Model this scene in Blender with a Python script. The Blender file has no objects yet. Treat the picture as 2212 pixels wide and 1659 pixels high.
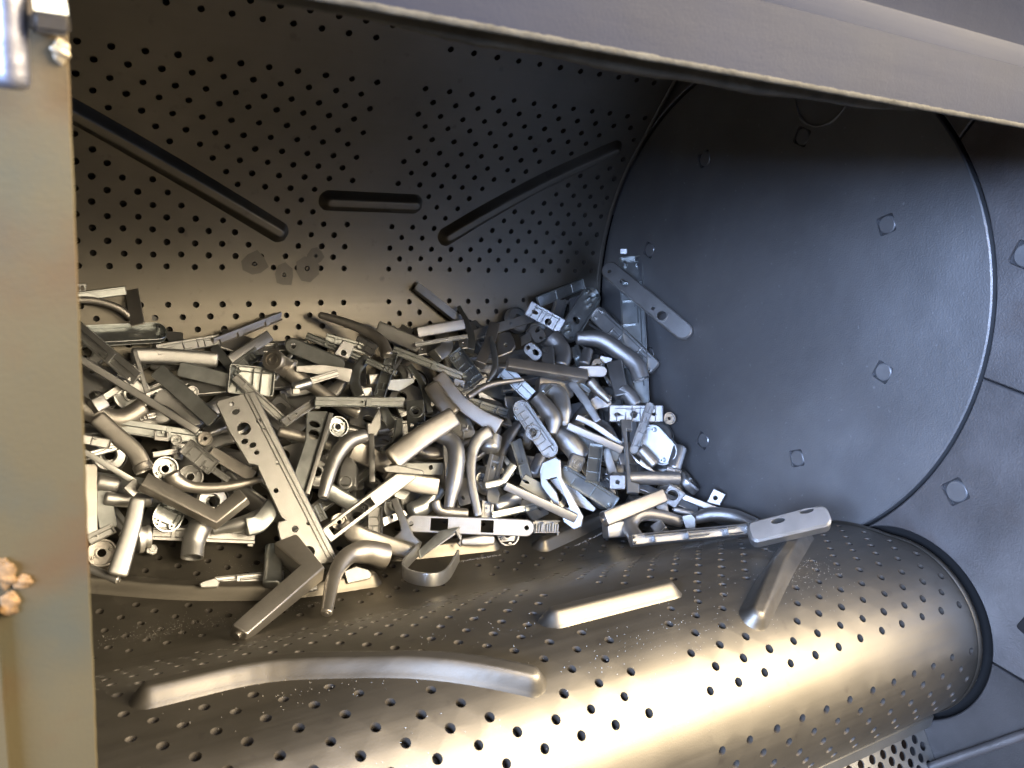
import bpy, bmesh, math, random
from mathutils import Vector, Matrix, Euler
from mathutils.geometry import delaunay_2d_cdt
R_ = math.radians
scene = bpy.context.scene
COL = scene.collection

#  camera
cam = bpy.data.cameras.new('camera'); camo = bpy.data.objects.new('camera', cam); COL.objects.link(camo)
cam.sensor_width = 36.0; cam.lens = 36.0*1810/2212; cam.clip_start = .01; cam.clip_end = 60
cam.dof.use_dof = True; cam.dof.focus_distance = 1.0; cam.dof.aperture_fstop = 15
camo.matrix_world = Matrix(((0.849744, 0.062206, -0.523512, -0.86765), (-0.514015, 0.318411, -0.796494, -0.76905), (0.117145, 0.945910, 0.302543, 0.19811), (0, 0, 0, 1)))
scene.camera = camo

#  light
world = bpy.data.worlds.new('World'); scene.world = world; world.use_nodes = True
# the workshop around the machine: dim, with bright noise patches added for the metal to reflect, bluer to the left and warmer to the right
wn = world.node_tree; bg = wn.nodes['Background']; bg.inputs[1].default_value = .125
wtc = wn.nodes.new('ShaderNodeTexCoord'); wno = wn.nodes.new('ShaderNodeTexNoise'); wno.inputs['Scale'].default_value = 2.3; wno.inputs['Detail'].default_value = 1.5
wn.links.new(wtc.outputs['Generated'], wno.inputs['Vector'])
wr = wn.nodes.new('ShaderNodeValToRGB'); wr.color_ramp.elements[0].position = .46; wr.color_ramp.elements[0].color = (.42, .42, .42, 1); wr.color_ramp.elements[1].position = .66; wr.color_ramp.elements[1].color = (2.2, 2.2, 2.2, 1)
wn.links.new(wno.outputs[0], wr.inputs[0])
wsx = wn.nodes.new('ShaderNodeSeparateXYZ'); wn.links.new(wtc.outputs['Generated'], wsx.inputs[0])
wm = wn.nodes.new('ShaderNodeMapRange'); wm.inputs['From Min'].default_value = -.7; wm.inputs['From Max'].default_value = .1; wn.links.new(wsx.outputs[0], wm.inputs['Value'])
wc = wn.nodes.new('ShaderNodeMixRGB'); wc.inputs[1].default_value = (.52, .66, 1.0, 1); wc.inputs[2].default_value = (1.0, .84, .62, 1); wn.links.new(wm.outputs[0], wc.inputs[0])
wx = wn.nodes.new('ShaderNodeMixRGB'); wx.blend_type = 'MULTIPLY'; wx.inputs[0].default_value = 1; wn.links.new(wr.outputs[0], wx.inputs[1]); wn.links.new(wc.outputs[0], wx.inputs[2]); wn.links.new(wx.outputs[0], bg.inputs[0])

def area(name, loc, target, sx, sy, power, col):
    L = bpy.data.lights.new(name, 'AREA'); L.shape = 'RECTANGLE'; L.size = sx; L.size_y = sy
    L.energy = power; L.color = col
    o = bpy.data.objects.new(name, L); COL.objects.link(o); o.location = loc
    o.rotation_euler = (Vector(target)-Vector(loc)).to_track_quat('-Z', 'Y').to_euler(); return o
area('warm_bay_lamp', (1.15, -1.60, 1.30), (-.35, -.38, -.22), 2.8, 1.6, 560, (1.0, .83, .58))
area('warm_front_lamp', (-.55, -2.25, .92), (-.5, .1, -.2), .6, .4, 11.5, (1.0, .82, .56))
area('daylight_doorway', (-2.45, -1.60, .62), (-.1, 0, -.1), 1.3, .6, 240, (.46, .62, 1.0))
area('blue_top_fill', (-.2, -1.6, 2.4), (-.3, -.45, .2), .9, .9, 30, (.48, .60, 1.0))  # fill added overhead to tint the beam blue
vs = scene.view_settings; vs.view_transform = 'Standard'; vs.look = 'None'; vs.exposure = -.25; vs.gamma = 1
try: vs.use_curve_mapping = False
except Exception: pass

#  materials
def mat(name, col, metal=.8, rough=.45, bump=.0, bscale=300., var=.12, vscale=25., spots=None, rvar=.08, bump2=0., b2scale=30., spec=.5, scratch=None):
    m = bpy.data.materials.new(name); m.use_nodes = True; nt = m.node_tree; N = nt.nodes; K = nt.links
    p = N['Principled BSDF']; p.inputs['Metallic'].default_value = metal; p.inputs['Specular IOR Level'].default_value = spec
    tc = N.new('ShaderNodeTexCoord')
    n1 = N.new('ShaderNodeTexNoise'); n1.inputs['Scale'].default_value = vscale; n1.inputs['Detail'].default_value = 5
    K.new(tc.outputs['Object'], n1.inputs['Vector'])
    r1 = N.new('ShaderNodeValToRGB'); r1.color_ramp.elements[0].position = .32; r1.color_ramp.elements[1].position = .7
    a = [c*(1-var) for c in col]; b = [min(1, c*(1+var)) for c in col]
    r1.color_ramp.elements[0].color = (*a, 1); r1.color_ramp.elements[1].color = (*b, 1)
    K.new(n1.outputs[0], r1.inputs[0]); last = r1.outputs[0]
    for (scol, sc, lo, hi) in (spots or []):
        n = N.new('ShaderNodeTexNoise'); n.inputs['Scale'].default_value = sc; n.inputs['Detail'].default_value = 6
        K.new(tc.outputs['Object'], n.inputs['Vector'])
        rr = N.new('ShaderNodeValToRGB'); rr.color_ramp.elements[0].position = lo; rr.color_ramp.elements[1].position = hi
        K.new(n.outputs[0], rr.inputs[0])
        mx = N.new('ShaderNodeMixRGB'); K.new(rr.outputs[0], mx.inputs[0]); K.new(last, mx.inputs[1]); mx.inputs[2].default_value = (*scol, 1); last = mx.outputs[0]
    K.new(last, p.inputs['Base Color'])
    mr = N.new('ShaderNodeMapRange'); mr.inputs['To Min'].default_value = rough-rvar; mr.inputs['To Max'].default_value = rough+rvar
    K.new(n1.outputs[0], mr.inputs['Value']); rl = mr.outputs[0]
    if scratch:                       # long fine scuffs that change the gloss
        for sc in (scratch, tuple(c*.31 for c in scratch)):
            mp = N.new('ShaderNodeMapping'); mp.inputs['Scale'].default_value = sc; mp.inputs['Rotation'].default_value = (.0, .0, .06)
            K.new(tc.outputs['Object'], mp.inputs['Vector'])
            ns = N.new('ShaderNodeTexNoise'); ns.inputs['Scale'].default_value = 1.; ns.inputs['Detail'].default_value = 6; ns.inputs['Roughness'].default_value = .7
            K.new(mp.outputs[0], ns.inputs['Vector'])
            m2 = N.new('ShaderNodeMapRange'); m2.inputs['From Min'].default_value = .35; m2.inputs['From Max'].default_value = .7; m2.inputs['To Min'].default_value = -.02; m2.inputs['To Max'].default_value = .03
            K.new(ns.outputs[0], m2.inputs['Value'])
            ad = N.new('ShaderNodeMath'); ad.operation = 'ADD'; K.new(rl, ad.inputs[0]); K.new(m2.outputs[0], ad.inputs[1]); rl = ad.outputs[0]
    K.new(rl, p.inputs['Roughness'])
    prev = None
    for (st, sc, dist) in ((bump2, b2scale, .002), (bump, bscale, .0006)):
        if st <= 0: continue
        nb = N.new('ShaderNodeTexNoise'); nb.inputs['Scale'].default_value = sc; nb.inputs['Detail'].default_value = 4
        K.new(tc.outputs['Object'], nb.inputs['Vector'])
        bp = N.new('ShaderNodeBump'); bp.inputs['Strength'].default_value = st; bp.inputs['Distance'].default_value = dist
        K.new(nb.outputs[0], bp.inputs['Height'])
        if prev: K.new(prev.outputs[0], bp.inputs['Normal'])
        prev = bp
    if prev: K.new(prev.outputs[0], p.inputs['Normal'])
    return m
M_belt = mat('belt_steel', (.205, .188, .158), .94, .46, .12, 900, .08, 14, [((.155, .14, .122), 60, .64, .8)], .05, .05, 12, .5, (3, 160, 160))
M_rim = mat('rim_steel', (.085, .075, .064), .4, .6)
M_stain = mat('oil_stain', (.145, .133, .115), .8, .50)
M_shot = mat('shot_grit', (.55, .52, .47), .6, .4)
M_hole = mat('hole_shade_backing', (.05, .045, .04), .2, .6)
M_disc = mat('disc_steel', (.38, .384, .395), .82, .50, .55, 500, .10, 9, [((.45, .46, .50), 700, .66, .74), ((.27, .275, .285), 5, .45, .75), ((.50, .51, .54), 150, .67, .73)], .07, .2, 60)
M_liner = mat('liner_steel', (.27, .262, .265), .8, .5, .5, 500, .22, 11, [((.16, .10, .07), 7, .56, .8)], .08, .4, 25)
M_liner_shaded = mat('liner_steel_shaded', (.085, .080, .078), .4, .5, .5, 500, .25, 11)  # darker liner steel for the lower plate, its shade put into the colour
M_gap = mat('gap_shade_black', (.006, .006, .006), .0, .9)
M_bolt = mat('bolt_steel', (.30, .30, .305), .6, .42, .3, 400)
M_seat = mat('bolt_seat', (.10, .10, .105), .6, .45)
M_bolt_dark = mat('bolt_recess', (.03, .03, .032), .6, .55)
M_beam = mat('beam_steel', (.0080, .0120, .028), .0, .6, .12, 600, .14, 12, [((.010, .014, .028), 9, .5, .8)], .06, .12, 40, .25, (4, 90, 90))
M_beam_edge = mat('beam_scale_edge', (.085, .078, .062), .3, .75, .9, 300, .4, 60)
M_flange = mat('flange_steel', (.084, .068, .036), .2, .5, .2, 500, .10, 8, [((.085, .050, .024), 18, .48, .72), ((.062, .062, .044), 14, .5, .7)], .06)
M_weld = mat('weld_rust', (.21, .125, .055), .2, .7, 1., 500, .55, 260)
M_weldgrey = mat('weld_grey', (.42, .36, .26), .5, .5, .8, 90, .3, 45)
M_pin = mat('pin_steel', (.26, .26, .30), .9, .4, .6, 70, .35, 30, [((.20, .18, .16), 28, .52, .7)], .12, .6, 40)
M_lit_top = mat('lit_top_steel', (.80, .76, .58), .1, .4)
M_nut = mat('nut_steel', (.035, .030, .025), .5, .5, .3, 300)
M_sheet = mat('sheet_steel', (.33, .32, .29), .8, .4, .3, 300)
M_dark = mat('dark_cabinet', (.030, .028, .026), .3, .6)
M_back = mat('sheet_back', (.035, .02, .012), .3, .7)

#  mesh helpers
def tag(o, label=None, cat=None, group=None, kind=None):
    if label: o['label'] = label
    if cat: o['category'] = cat
    if group: o['group'] = group
    if kind: o['kind'] = kind
    return o
def link(name, me, m, parent=None, mw=None):
    o = bpy.data.objects.new(name, me); COL.objects.link(o)
    if m is not None and not me.materials: me.materials.append(m)
    if parent: o.parent = parent
    if mw is not None: o.matrix_local = mw
    return o
def mesh_from(name, vs_, fs, smooth=False, auto=None):
    me = bpy.data.meshes.new(name); me.from_pydata([tuple(v) for v in vs_], [], fs); me.validate(); me.update()
    if smooth or auto:
        me.polygons.foreach_set('use_smooth', [True]*len(me.polygons))
        if auto:
            bm = bmesh.new(); bm.from_mesh(me)
            for e in bm.edges:
                e.smooth = not (len(e.link_faces) == 2 and e.calc_face_angle(0) > auto) and len(e.link_faces) == 2
            bm.to_mesh(me); bm.free()
    return me
def circle(cx, cy, rx, ry=None, n=12, a0=0.):
    ry = ry or rx
    return [(cx+rx*math.cos(a0+2*math.pi*i/n), cy+ry*math.sin(a0+2*math.pi*i/n)) for i in range(n)]
def ccw(p):
    A = sum(p[k-1][0]*p[k][1]-p[k][0]*p[k-1][1] for k in range(len(p))); return list(p)[::-1] if A < 0 else list(p)
def cdt(outline, holes, extra=()):
    if outline:
        outline = ccw(outline)
    holes = [ccw(h) for h in holes]

    pts = []; faces = []
    polys = ([outline] if outline else []) + list(holes)
    for poly in polys:
        i = len(pts); pts += [Vector(p) for p in poly]; faces.append(list(range(i, i+len(poly))))
    pts += [Vector(p) for p in extra]
    v, e, f, ov, oe, of = delaunay_2d_cdt(pts, [], faces, 0, 1e-7)
    nh0 = 1 if outline else 0
    keep = []
    for fi, o in zip(f, of):
        if any(k >= nh0 for k in o): continue
        if outline and 0 not in o: continue
        keep.append(fi)
    vmap = {}
    for i, orig in enumerate(ov):
        for k in orig: vmap[k] = i
    loops = [[vmap[k] for k in fc] for fc in faces]
    return v, keep, loops
def slab(outline, holes, z0, z1, fn=None, chamfer=0., both=True):
    """extruded plate between z0 and z1 (top z1), optional top chamfer; fn maps (x,y,z)->Vector"""
    vs2, fs2, loops = cdt(outline, holes)
    n = len(vs2); V = []; F = []
    c = Vector((sum(p[0] for p in outline)/len(outline), sum(p[1] for p in outline)/len(outline)))
    oi = set(loops[0])
    def ins(i):
        p = vs2[i]
        if chamfer and i in oi:
            d = c-p
            # inset by moving along averaged edge normals
            return p+nrm[i]*chamfer
        return p
    nrm = {}
    if chamfer:
        L = loops[0]; A = sum(vs2[L[k-1]].x*vs2[L[k]].y-vs2[L[k]].x*vs2[L[k-1]].y for k in range(len(L)))
        sg = 1 if A > 0 else -1
        for k in range(len(L)):
            a, b, d = vs2[L[k-1]], vs2[L[k]], vs2[L[(k+1) % len(L)]]
            e1 = (b-a).normalized(); e2 = (d-b).normalized()
            m = Vector((-(e1.y+e2.y), e1.x+e2.x))*sg
            if m.length < 1e-6: m = Vector((-e1.y, e1.x))*sg
            m.normalize(); cs = max(.5, m.dot(Vector((-e1.y, e1.x))*sg)); nrm[L[k]] = m/cs
    top = [(*ins(i), z1) for i in range(n)]; bot = [(*vs2[i], z0) for i in range(n)]
    V = top+bot
    F = [tuple(f) for f in fs2]
    # orient top faces up
    F = [f if (vs2[f[1]]-vs2[f[0]]).cross(vs2[f[2]]-vs2[f[0]]) > 0 else f[::-1] for f in F]
    F2 = [tuple(i+n for i in f[::-1]) for f in F] if both else []
    F += F2
    def wall(L, zt_off=None):
        nonlocal V
        A = sum(vs2[L[k-1]].x*vs2[L[k]].y-vs2[L[k]].x*vs2[L[k-1]].y for k in range(len(L)))
        for k in range(len(L)):
            a, b = L[k-1], L[k]
            if A < 0: a, b = b, a
            yield a, b
    for li, L in enumerate(loops):
        if li == 0 and chamfer:
            m0 = len(V); mid = {}
            for i in L: mid[i] = len(V); V.append((*vs2[i], z1-chamfer))
            for a, b in wall(L): F.append((a, mid[a], mid[b], b)); F.append((mid[a], a+n, b+n, mid[b]))
        elif li == 0:
            for a, b in wall(L): F.append((a, a+n, b+n, b))
        else:
            for a, b in wall(L): F.append((a, b, b+n, a+n))
    if fn: V = [fn(*v) for v in V]
    return V, F
def merge(*parts):
    V = []; F = []
    for v, f in parts:
        n = len(V); V += list(v); F += [tuple(i+n for i in q) for q in f]
    return V, F
def box(x0, x1, y0, y1, z0, z1, fn=None):
    V = [(x, y, z) for z in (z0, z1) for y in (y0, y1) for x in (x0, x1)]
    F = [(0, 2, 3, 1), (4, 5, 7, 6), (0, 1, 5, 4), (2, 6, 7, 3), (0, 4, 6, 2), (1, 3, 7, 5)]
    if fn: V = [fn(*v) for v in V]
    return V, F
def bevel_mesh(me, w, seg=2, ang=.6):
    bm = bmesh.new(); bm.from_mesh(me); bmesh.ops.remove_doubles(bm, verts=bm.verts, dist=1e-6)
    es = [e for e in bm.edges if len(e.link_faces) == 2 and e.calc_face_angle(0) > ang]
    bmesh.ops.bevel(bm, geom=es, offset=w, segments=seg, affect='EDGES', clamp_overlap=True)
    for f in bm.faces: f.smooth = True
    for e in bm.edges: e.smooth = not (len(e.link_faces) == 2 and e.calc_face_angle(0) > .7)
    bm.to_mesh(me); bm.free(); return me

#  belt
PROF = [(0.0539,0.5507),(0.0559,0.5472),(0.0579,0.5438),(0.0599,0.5403),(0.0619,0.5368),(0.0639,0.5334),(0.0659,0.5299),(0.0679,0.5264),(0.0699,0.5230),(0.0719,0.5195),(0.0739,0.5160),(0.0759,0.5125),(0.0779,0.5091),(0.0799,0.5056),(0.0819,0.5021),(0.0839,0.4987),(0.0859,0.4952),(0.0879,0.4917),(0.0899,0.4883),(0.0919,0.4848),(0.0939,0.4813),(0.0959,0.4778),(0.0979,0.4744),(0.0999,0.4709),(0.1019,0.4674),(0.1039,0.4640),(0.1059,0.4605),(0.1080,0.4570),(0.1100,0.4536),(0.1120,0.4501),(0.1140,0.4466),(0.1160,0.4431),(0.1180,0.4397),(0.1200,0.4362),(0.1220,0.4327),(0.1240,0.4293),(0.1260,0.4258),(0.1280,0.4223),(0.1300,0.4189),(0.1320,0.4154),(0.1340,0.4119),(0.1360,0.4084),(0.1380,0.4050),(0.1400,0.4015),(0.1420,0.3980),(0.1440,0.3946),(0.1460,0.3911),(0.1480,0.3876),(0.1500,0.3842),(0.1520,0.3807),(0.1540,0.3772),(0.1560,0.3737),(0.1580,0.3703),(0.1600,0.3668),(0.1620,0.3633),(0.1640,0.3599),(0.1661,0.3564),(0.1681,0.3529),(0.1701,0.3495),(0.1721,0.3460),(0.1741,0.3425),(0.1761,0.3390),(0.1781,0.3356),(0.1801,0.3321),(0.1821,0.3286),(0.1841,0.3252),(0.1861,0.3217),(0.1881,0.3182),(0.1901,0.3148),(0.1921,0.3113),(0.1941,0.3078),(0.1961,0.3043),(0.1981,0.3009),(0.2001,0.2974),(0.2021,0.2939),(0.2041,0.2905),(0.2061,0.2870),(0.2081,0.2835),(0.2101,0.2801),(0.2121,0.2766),(0.2141,0.2731),(0.2161,0.2696),(0.2181,0.2662),(0.2201,0.2627),(0.2221,0.2592),(0.2241,0.2558),(0.2262,0.2523),(0.2282,0.2488),(0.2302,0.2454),(0.2322,0.2419),(0.2342,0.2384),(0.2362,0.2349),(0.2382,0.2315),(0.2402,0.2280),(0.2422,0.2245),(0.2442,0.2211),(0.2462,0.2176),(0.2482,0.2141),(0.2502,0.2107),(0.2522,0.2072),(0.2542,0.2037),(0.2562,0.2002),(0.2582,0.1968),(0.2602,0.1933),(0.2622,0.1898),(0.2642,0.1864),(0.2662,0.1829),(0.2682,0.1794),(0.2702,0.1760),(0.2722,0.1725),(0.2742,0.1690),(0.2762,0.1655),(0.2782,0.1621),(0.2802,0.1586),(0.2821,0.1551),(0.2841,0.1516),(0.2859,0.1480),(0.2877,0.1444),(0.2896,0.1409),(0.2912,0.1372),(0.2929,0.1336),(0.2946,0.1300),(0.2962,0.1263),(0.2977,0.1226),(0.2992,0.1189),(0.3007,0.1151),(0.3021,0.1114),(0.3035,0.1076),(0.3048,0.1038),(0.3060,0.1000),(0.3073,0.0962),(0.3084,0.0924),(0.3096,0.0885),(0.3106,0.0847),(0.3116,0.0808),(0.3127,0.0769),(0.3136,0.0730),(0.3144,0.0691),(0.3153,0.0652),(0.3161,0.0613),(0.3168,0.0573),(0.3175,0.0534),(0.3181,0.0494),(0.3187,0.0455),(0.3193,0.0415),(0.3198,0.0375),(0.3202,0.0335),(0.3206,0.0295),(0.3209,0.0256),(0.3213,0.0216),(0.3215,0.0176),(0.3217,0.0136),(0.3218,0.0096),(0.3219,0.0055),(0.3219,0.0015),(0.3220,-0.0025),(0.3219,-0.0065),(0.3218,-0.0105),(0.3217,-0.0145),(0.3214,-0.0185),(0.3212,-0.0225),(0.3209,-0.0265),(0.3205,-0.0305),(0.3201,-0.0345),(0.3197,-0.0384),(0.3191,-0.0424),(0.3186,-0.0464),(0.3180,-0.0503),(0.3173,-0.0543),(0.3167,-0.0582),(0.3159,-0.0622),(0.3151,-0.0661),(0.3143,-0.0700),(0.3134,-0.0739),(0.3124,-0.0778),(0.3115,-0.0817),(0.3104,-0.0856),(0.3093,-0.0894),(0.3082,-0.0933),(0.3070,-0.0971),(0.3057,-0.1009),(0.3045,-0.1047),(0.3031,-0.1085),(0.3018,-0.1122),(0.3004,-0.1160),(0.2989,-0.1197),(0.2974,-0.1234),(0.2958,-0.1271),(0.2942,-0.1308),(0.2926,-0.1344),(0.2909,-0.1381),(0.2891,-0.1417),(0.2874,-0.1453),(0.2855,-0.1488),(0.2836,-0.1524),(0.2817,-0.1559),(0.2797,-0.1594),(0.2777,-0.1628),(0.2757,-0.1663),(0.2736,-0.1697),(0.2715,-0.1731),(0.2693,-0.1765),(0.2671,-0.1798),(0.2648,-0.1831),(0.2625,-0.1864),(0.2602,-0.1896),(0.2578,-0.1929),(0.2554,-0.1961),(0.2529,-0.1992),(0.2504,-0.2024),(0.2479,-0.2055),(0.2453,-0.2085),(0.2427,-0.2116),(0.2400,-0.2146),(0.2373,-0.2175),(0.2347,-0.2205),(0.2319,-0.2234),(0.2291,-0.2262),(0.2263,-0.2291),(0.2234,-0.2319),(0.2205,-0.2346),(0.2175,-0.2374),(0.2146,-0.2400),(0.2116,-0.2427),(0.2085,-0.2453),(0.2054,-0.2479),(0.2024,-0.2504),(0.1992,-0.2529),(0.1960,-0.2554),(0.1929,-0.2578),(0.1896,-0.2602),(0.1864,-0.2625),(0.1831,-0.2649),(0.1798,-0.2671),(0.1765,-0.2693),(0.1731,-0.2715),(0.1697,-0.2736),(0.1663,-0.2757),(0.1629,-0.2778),(0.1594,-0.2797),(0.1559,-0.2817),(0.1524,-0.2836),(0.1488,-0.2855),(0.1453,-0.2873),(0.1417,-0.2891),(0.1381,-0.2908),(0.1344,-0.2926),(0.1308,-0.2942),(0.1271,-0.2958),(0.1234,-0.2974),(0.1197,-0.2989),(0.1160,-0.3003),(0.1122,-0.3018),(0.1085,-0.3031),(0.1047,-0.3045),(0.1009,-0.3058),(0.0971,-0.3070),(0.0932,-0.3082),(0.0894,-0.3093),(0.0855,-0.3104),(0.0817,-0.3114),(0.0778,-0.3124),(0.0739,-0.3134),(0.0700,-0.3143),(0.0661,-0.3151),(0.0622,-0.3159),(0.0582,-0.3167),(0.0543,-0.3174),(0.0503,-0.3180),(0.0464,-0.3186),(0.0424,-0.3192),(0.0384,-0.3197),(0.0344,-0.3202),(0.0305,-0.3205),(0.0265,-0.3209),(0.0225,-0.3212),(0.0185,-0.3214),(0.0145,-0.3216),(0.0105,-0.3218),(0.0065,-0.3219),(0.0025,-0.3220),(-0.0016,-0.3220),(-0.0056,-0.3219),(-0.0096,-0.3218),(-0.0136,-0.3215),(-0.0175,-0.3210),(-0.0215,-0.3204),(-0.0254,-0.3198),(-0.0294,-0.3191),(-0.0333,-0.3184),(-0.0373,-0.3177),(-0.0412,-0.3169),(-0.0451,-0.3160),(-0.0490,-0.3150),(-0.0529,-0.3139),(-0.0567,-0.3127),(-0.0604,-0.3113),(-0.0641,-0.3097),(-0.0677,-0.3080),(-0.0713,-0.3063),(-0.0749,-0.3045),(-0.0785,-0.3027),(-0.0821,-0.3010),(-0.0857,-0.2992),(-0.0893,-0.2974),(-0.0929,-0.2956),(-0.0964,-0.2937),(-0.0999,-0.2918),(-0.1034,-0.2898),(-0.1069,-0.2878),(-0.1103,-0.2857),(-0.1137,-0.2835),(-0.1170,-0.2813),(-0.1203,-0.2791),(-0.1236,-0.2768),(-0.1269,-0.2746),(-0.1302,-0.2723),(-0.1335,-0.2700),(-0.1368,-0.2677),(-0.1401,-0.2655),(-0.1435,-0.2632),(-0.1468,-0.2610),(-0.1502,-0.2589),(-0.1536,-0.2568),(-0.1570,-0.2547),(-0.1604,-0.2526),(-0.1639,-0.2505),(-0.1673,-0.2484),(-0.1707,-0.2464),(-0.1742,-0.2444),(-0.1777,-0.2424),(-0.1812,-0.2404),(-0.1847,-0.2384),(-0.1882,-0.2365),(-0.1917,-0.2346),(-0.1952,-0.2327),(-0.1988,-0.2308),(-0.2023,-0.2290),(-0.2059,-0.2272),(-0.2095,-0.2255),(-0.2132,-0.2239),(-0.2169,-0.2223),(-0.2206,-0.2209),(-0.2244,-0.2195),(-0.2282,-0.2182),(-0.2320,-0.2170),(-0.2358,-0.2159),(-0.2397,-0.2148),(-0.2436,-0.2138),(-0.2475,-0.2129),(-0.2514,-0.2120),(-0.2553,-0.2112),(-0.2592,-0.2104),(-0.2632,-0.2097),(-0.2671,-0.2090),(-0.2711,-0.2084),(-0.2750,-0.2077),(-0.2790,-0.2071),(-0.2830,-0.2064),(-0.2869,-0.2056),(-0.2908,-0.2046),(-0.2947,-0.2038),(-0.2986,-0.2032),(-0.3026,-0.2027),(-0.3066,-0.2023),(-0.3106,-0.2021),(-0.3146,-0.2021),(-0.3186,-0.2023),(-0.3226,-0.2025),(-0.3266,-0.2030),(-0.3305,-0.2036),(-0.3345,-0.2044),(-0.3384,-0.2053),(-0.3422,-0.2064),(-0.3461,-0.2076),(-0.3498,-0.2090),(-0.3535,-0.2106),(-0.3571,-0.2122),(-0.3607,-0.2141),(-0.3642,-0.2160),(-0.3676,-0.2181),(-0.3709,-0.2204),(-0.3742,-0.2227),(-0.3773,-0.2252),(-0.3803,-0.2278),(-0.3833,-0.2306),(-0.3861,-0.2334),(-0.3888,-0.2364),(-0.3914,-0.2394),(-0.3938,-0.2426),(-0.3961,-0.2459),(-0.3984,-0.2492),(-0.4004,-0.2527),(-0.4023,-0.2562),(-0.4041,-0.2598),(-0.4057,-0.2634),(-0.4072,-0.2671),(-0.4086,-0.2709),(-0.4097,-0.2747),(-0.4108,-0.2786),(-0.4117,-0.2825),(-0.4124,-0.2865),(-0.4129,-0.2904),(-0.4133,-0.2944),(-0.4136,-0.2984),(-0.4137,-0.3024),(-0.4136,-0.3064),(-0.4133,-0.3104),(-0.4130,-0.3144),(-0.4124,-0.3184),(-0.4117,-0.3223),(-0.4109,-0.3262),(-0.4098,-0.3301),(-0.4086,-0.3339),(-0.4073,-0.3377),(-0.4058,-0.3414),(-0.4042,-0.3451),(-0.4025,-0.3487),(-0.4005,-0.3522),(-0.3985,-0.3557),(-0.3963,-0.3590),(-0.3940,-0.3623),(-0.3916,-0.3655),(-0.3890,-0.3685),(-0.3863,-0.3715),(-0.3835,-0.3744),(-0.3806,-0.3771),(-0.3775,-0.3797),(-0.3744,-0.3823),(-0.3712,-0.3846),(-0.3679,-0.3869),(-0.3645,-0.3890),(-0.3610,-0.3909),(-0.3574,-0.3928),(-0.3538,-0.3945),(-0.3501,-0.3960),(-0.3464,-0.3974),(-0.3426,-0.3987),(-0.3387,-0.3997),(-0.3348,-0.4007),(-0.3309,-0.4015),(-0.3269,-0.4021),(-0.3229,-0.4026),(-0.3189,-0.4029),(-0.3149,-0.4030),(-0.3109,-0.4030),(-0.3069,-0.4028),(-0.3029,-0.4025),(-0.2990,-0.4021),(-0.2950,-0.4014),(-0.2911,-0.4006),(-0.2872,-0.3997)]
DS = 0.0040068
RBX0, RBX1 = -.8335, -.003
def prof(s):
    t = max(0., min(len(PROF)-1.001, s/DS)); i = int(t); u = t-i
    a, b = PROF[i], PROF[i+1]
    p = Vector((a[0]+(b[0]-a[0])*u, a[1]+(b[1]-a[1])*u))
    i0 = max(0, i-1); i1 = min(len(PROF)-1, i+2)
    d = (Vector(PROF[i1])-Vector(PROF[i0])).normalized()
    return p, Vector((d.y, -d.x))       # point, normal
def bpt(x, s, h=0.):
    p, nn = prof(s); p = p-nn*h if NFLIP else p+nn*h
    return Vector((x, p.x, p.y))
NFLIP = False
_p, _n = prof(.75)
NFLIP = _n.dot(-_p) < 0          # normal must point at the drum axis on the concave side
rows = [.3257-.0185*k for k in (4, 3, 2)] + [.309, .3280]
par = 0
ROWS = []                        # (s, parity)
chev = [.3841, .4022, .4209, .4374, .4566, .4747, .492, .5083, .5242, .540, .5555, .571, .5865, .6015, .6168, .6315, .6465]
for k, s in enumerate(chev): ROWS.append((s, k % 2))
for k in range(5): ROWS.append((.3285-.018*k, (k+1) % 2))
for k in range(12): ROWS.append((.2000-.018*k, k % 2))
for k in range(5): ROWS.append((.6935+.0158*k, k % 2))
for k in range(20): ROWS.append((1.165-.0160*k, k % 2))
for k in range(17): ROWS.append((1.5435-.0165*k, k % 2))
for k in range(3): ROWS.append((1.2620-.0165*k, (k+1) % 2))
for k in range(5): ROWS.append((1.5915+.0160*k, k % 2))
for k in range(8): ROWS.append((1.7000+.0165*k, (k) % 2))
ROWS = [r for r in ROWS if True]
XC = -.4167
# cleats: (x,s) polylines
CLEATS = [[(-.800, .4530), (-.5430, .5985)], [(-.4780, .5540), (-.3560, .5525)], [(-.2960, .5975), (-.0520, .4400)],
          [(-.8000, 1.0400), (-.70, 1.083), (-.61, 1.111), (-.5200, 1.122)], [(-.4720, 1.080), (-.3480, 1.096)], [(-.2820, 1.120), (-.1300, 1.075)],
          [(-.5380, 1.4930), (-.6300, 1.4400), (-.7100, 1.4030), (-.7900, 1.3990)], [(-.4740, 1.4330), (-.3480, 1.4340)], [(-.2960, 1.4960), (-.1020, 1.3860)],
          [(-.800, .1200), (-.56, .2800)], [(-.29, .2800), (-.05, .120)], [(-.5380, 1.8600), (-.8000, 1.7200)]]
def smooth_line(c, n=6):
    if len(c) < 3: return c
    P = [Vector(p) for p in c]; P = [P[0]*2-P[1]]+P+[P[-1]*2-P[-2]]; out = []
    for i in range(1, len(P)-2):
        for k in range(n):
            u = k/n; p0, p1, p2, p3 = P[i-1:i+3]
            out.append(tuple(.5*((2*p1)+(p2-p0)*u+(2*p0-5*p1+4*p2-p3)*u*u+(3*p1-p0-3*p2+p3)*u**3)))
    return out+[tuple(P[-2])]
CLEATS = [smooth_line(c) for c in CLEATS]
def segd(p, a, b):
    ab = b-a; t = max(0, min(1, (p-a).dot(ab)/ab.length_squared)); return (p-a-ab*t).length
def cleat_dist(x, s):
    p = Vector((x, s)); return min(segd(p, Vector(c[i]), Vector(c[i+1])) for c in CLEATS for i in range(len(c)-1))
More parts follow.
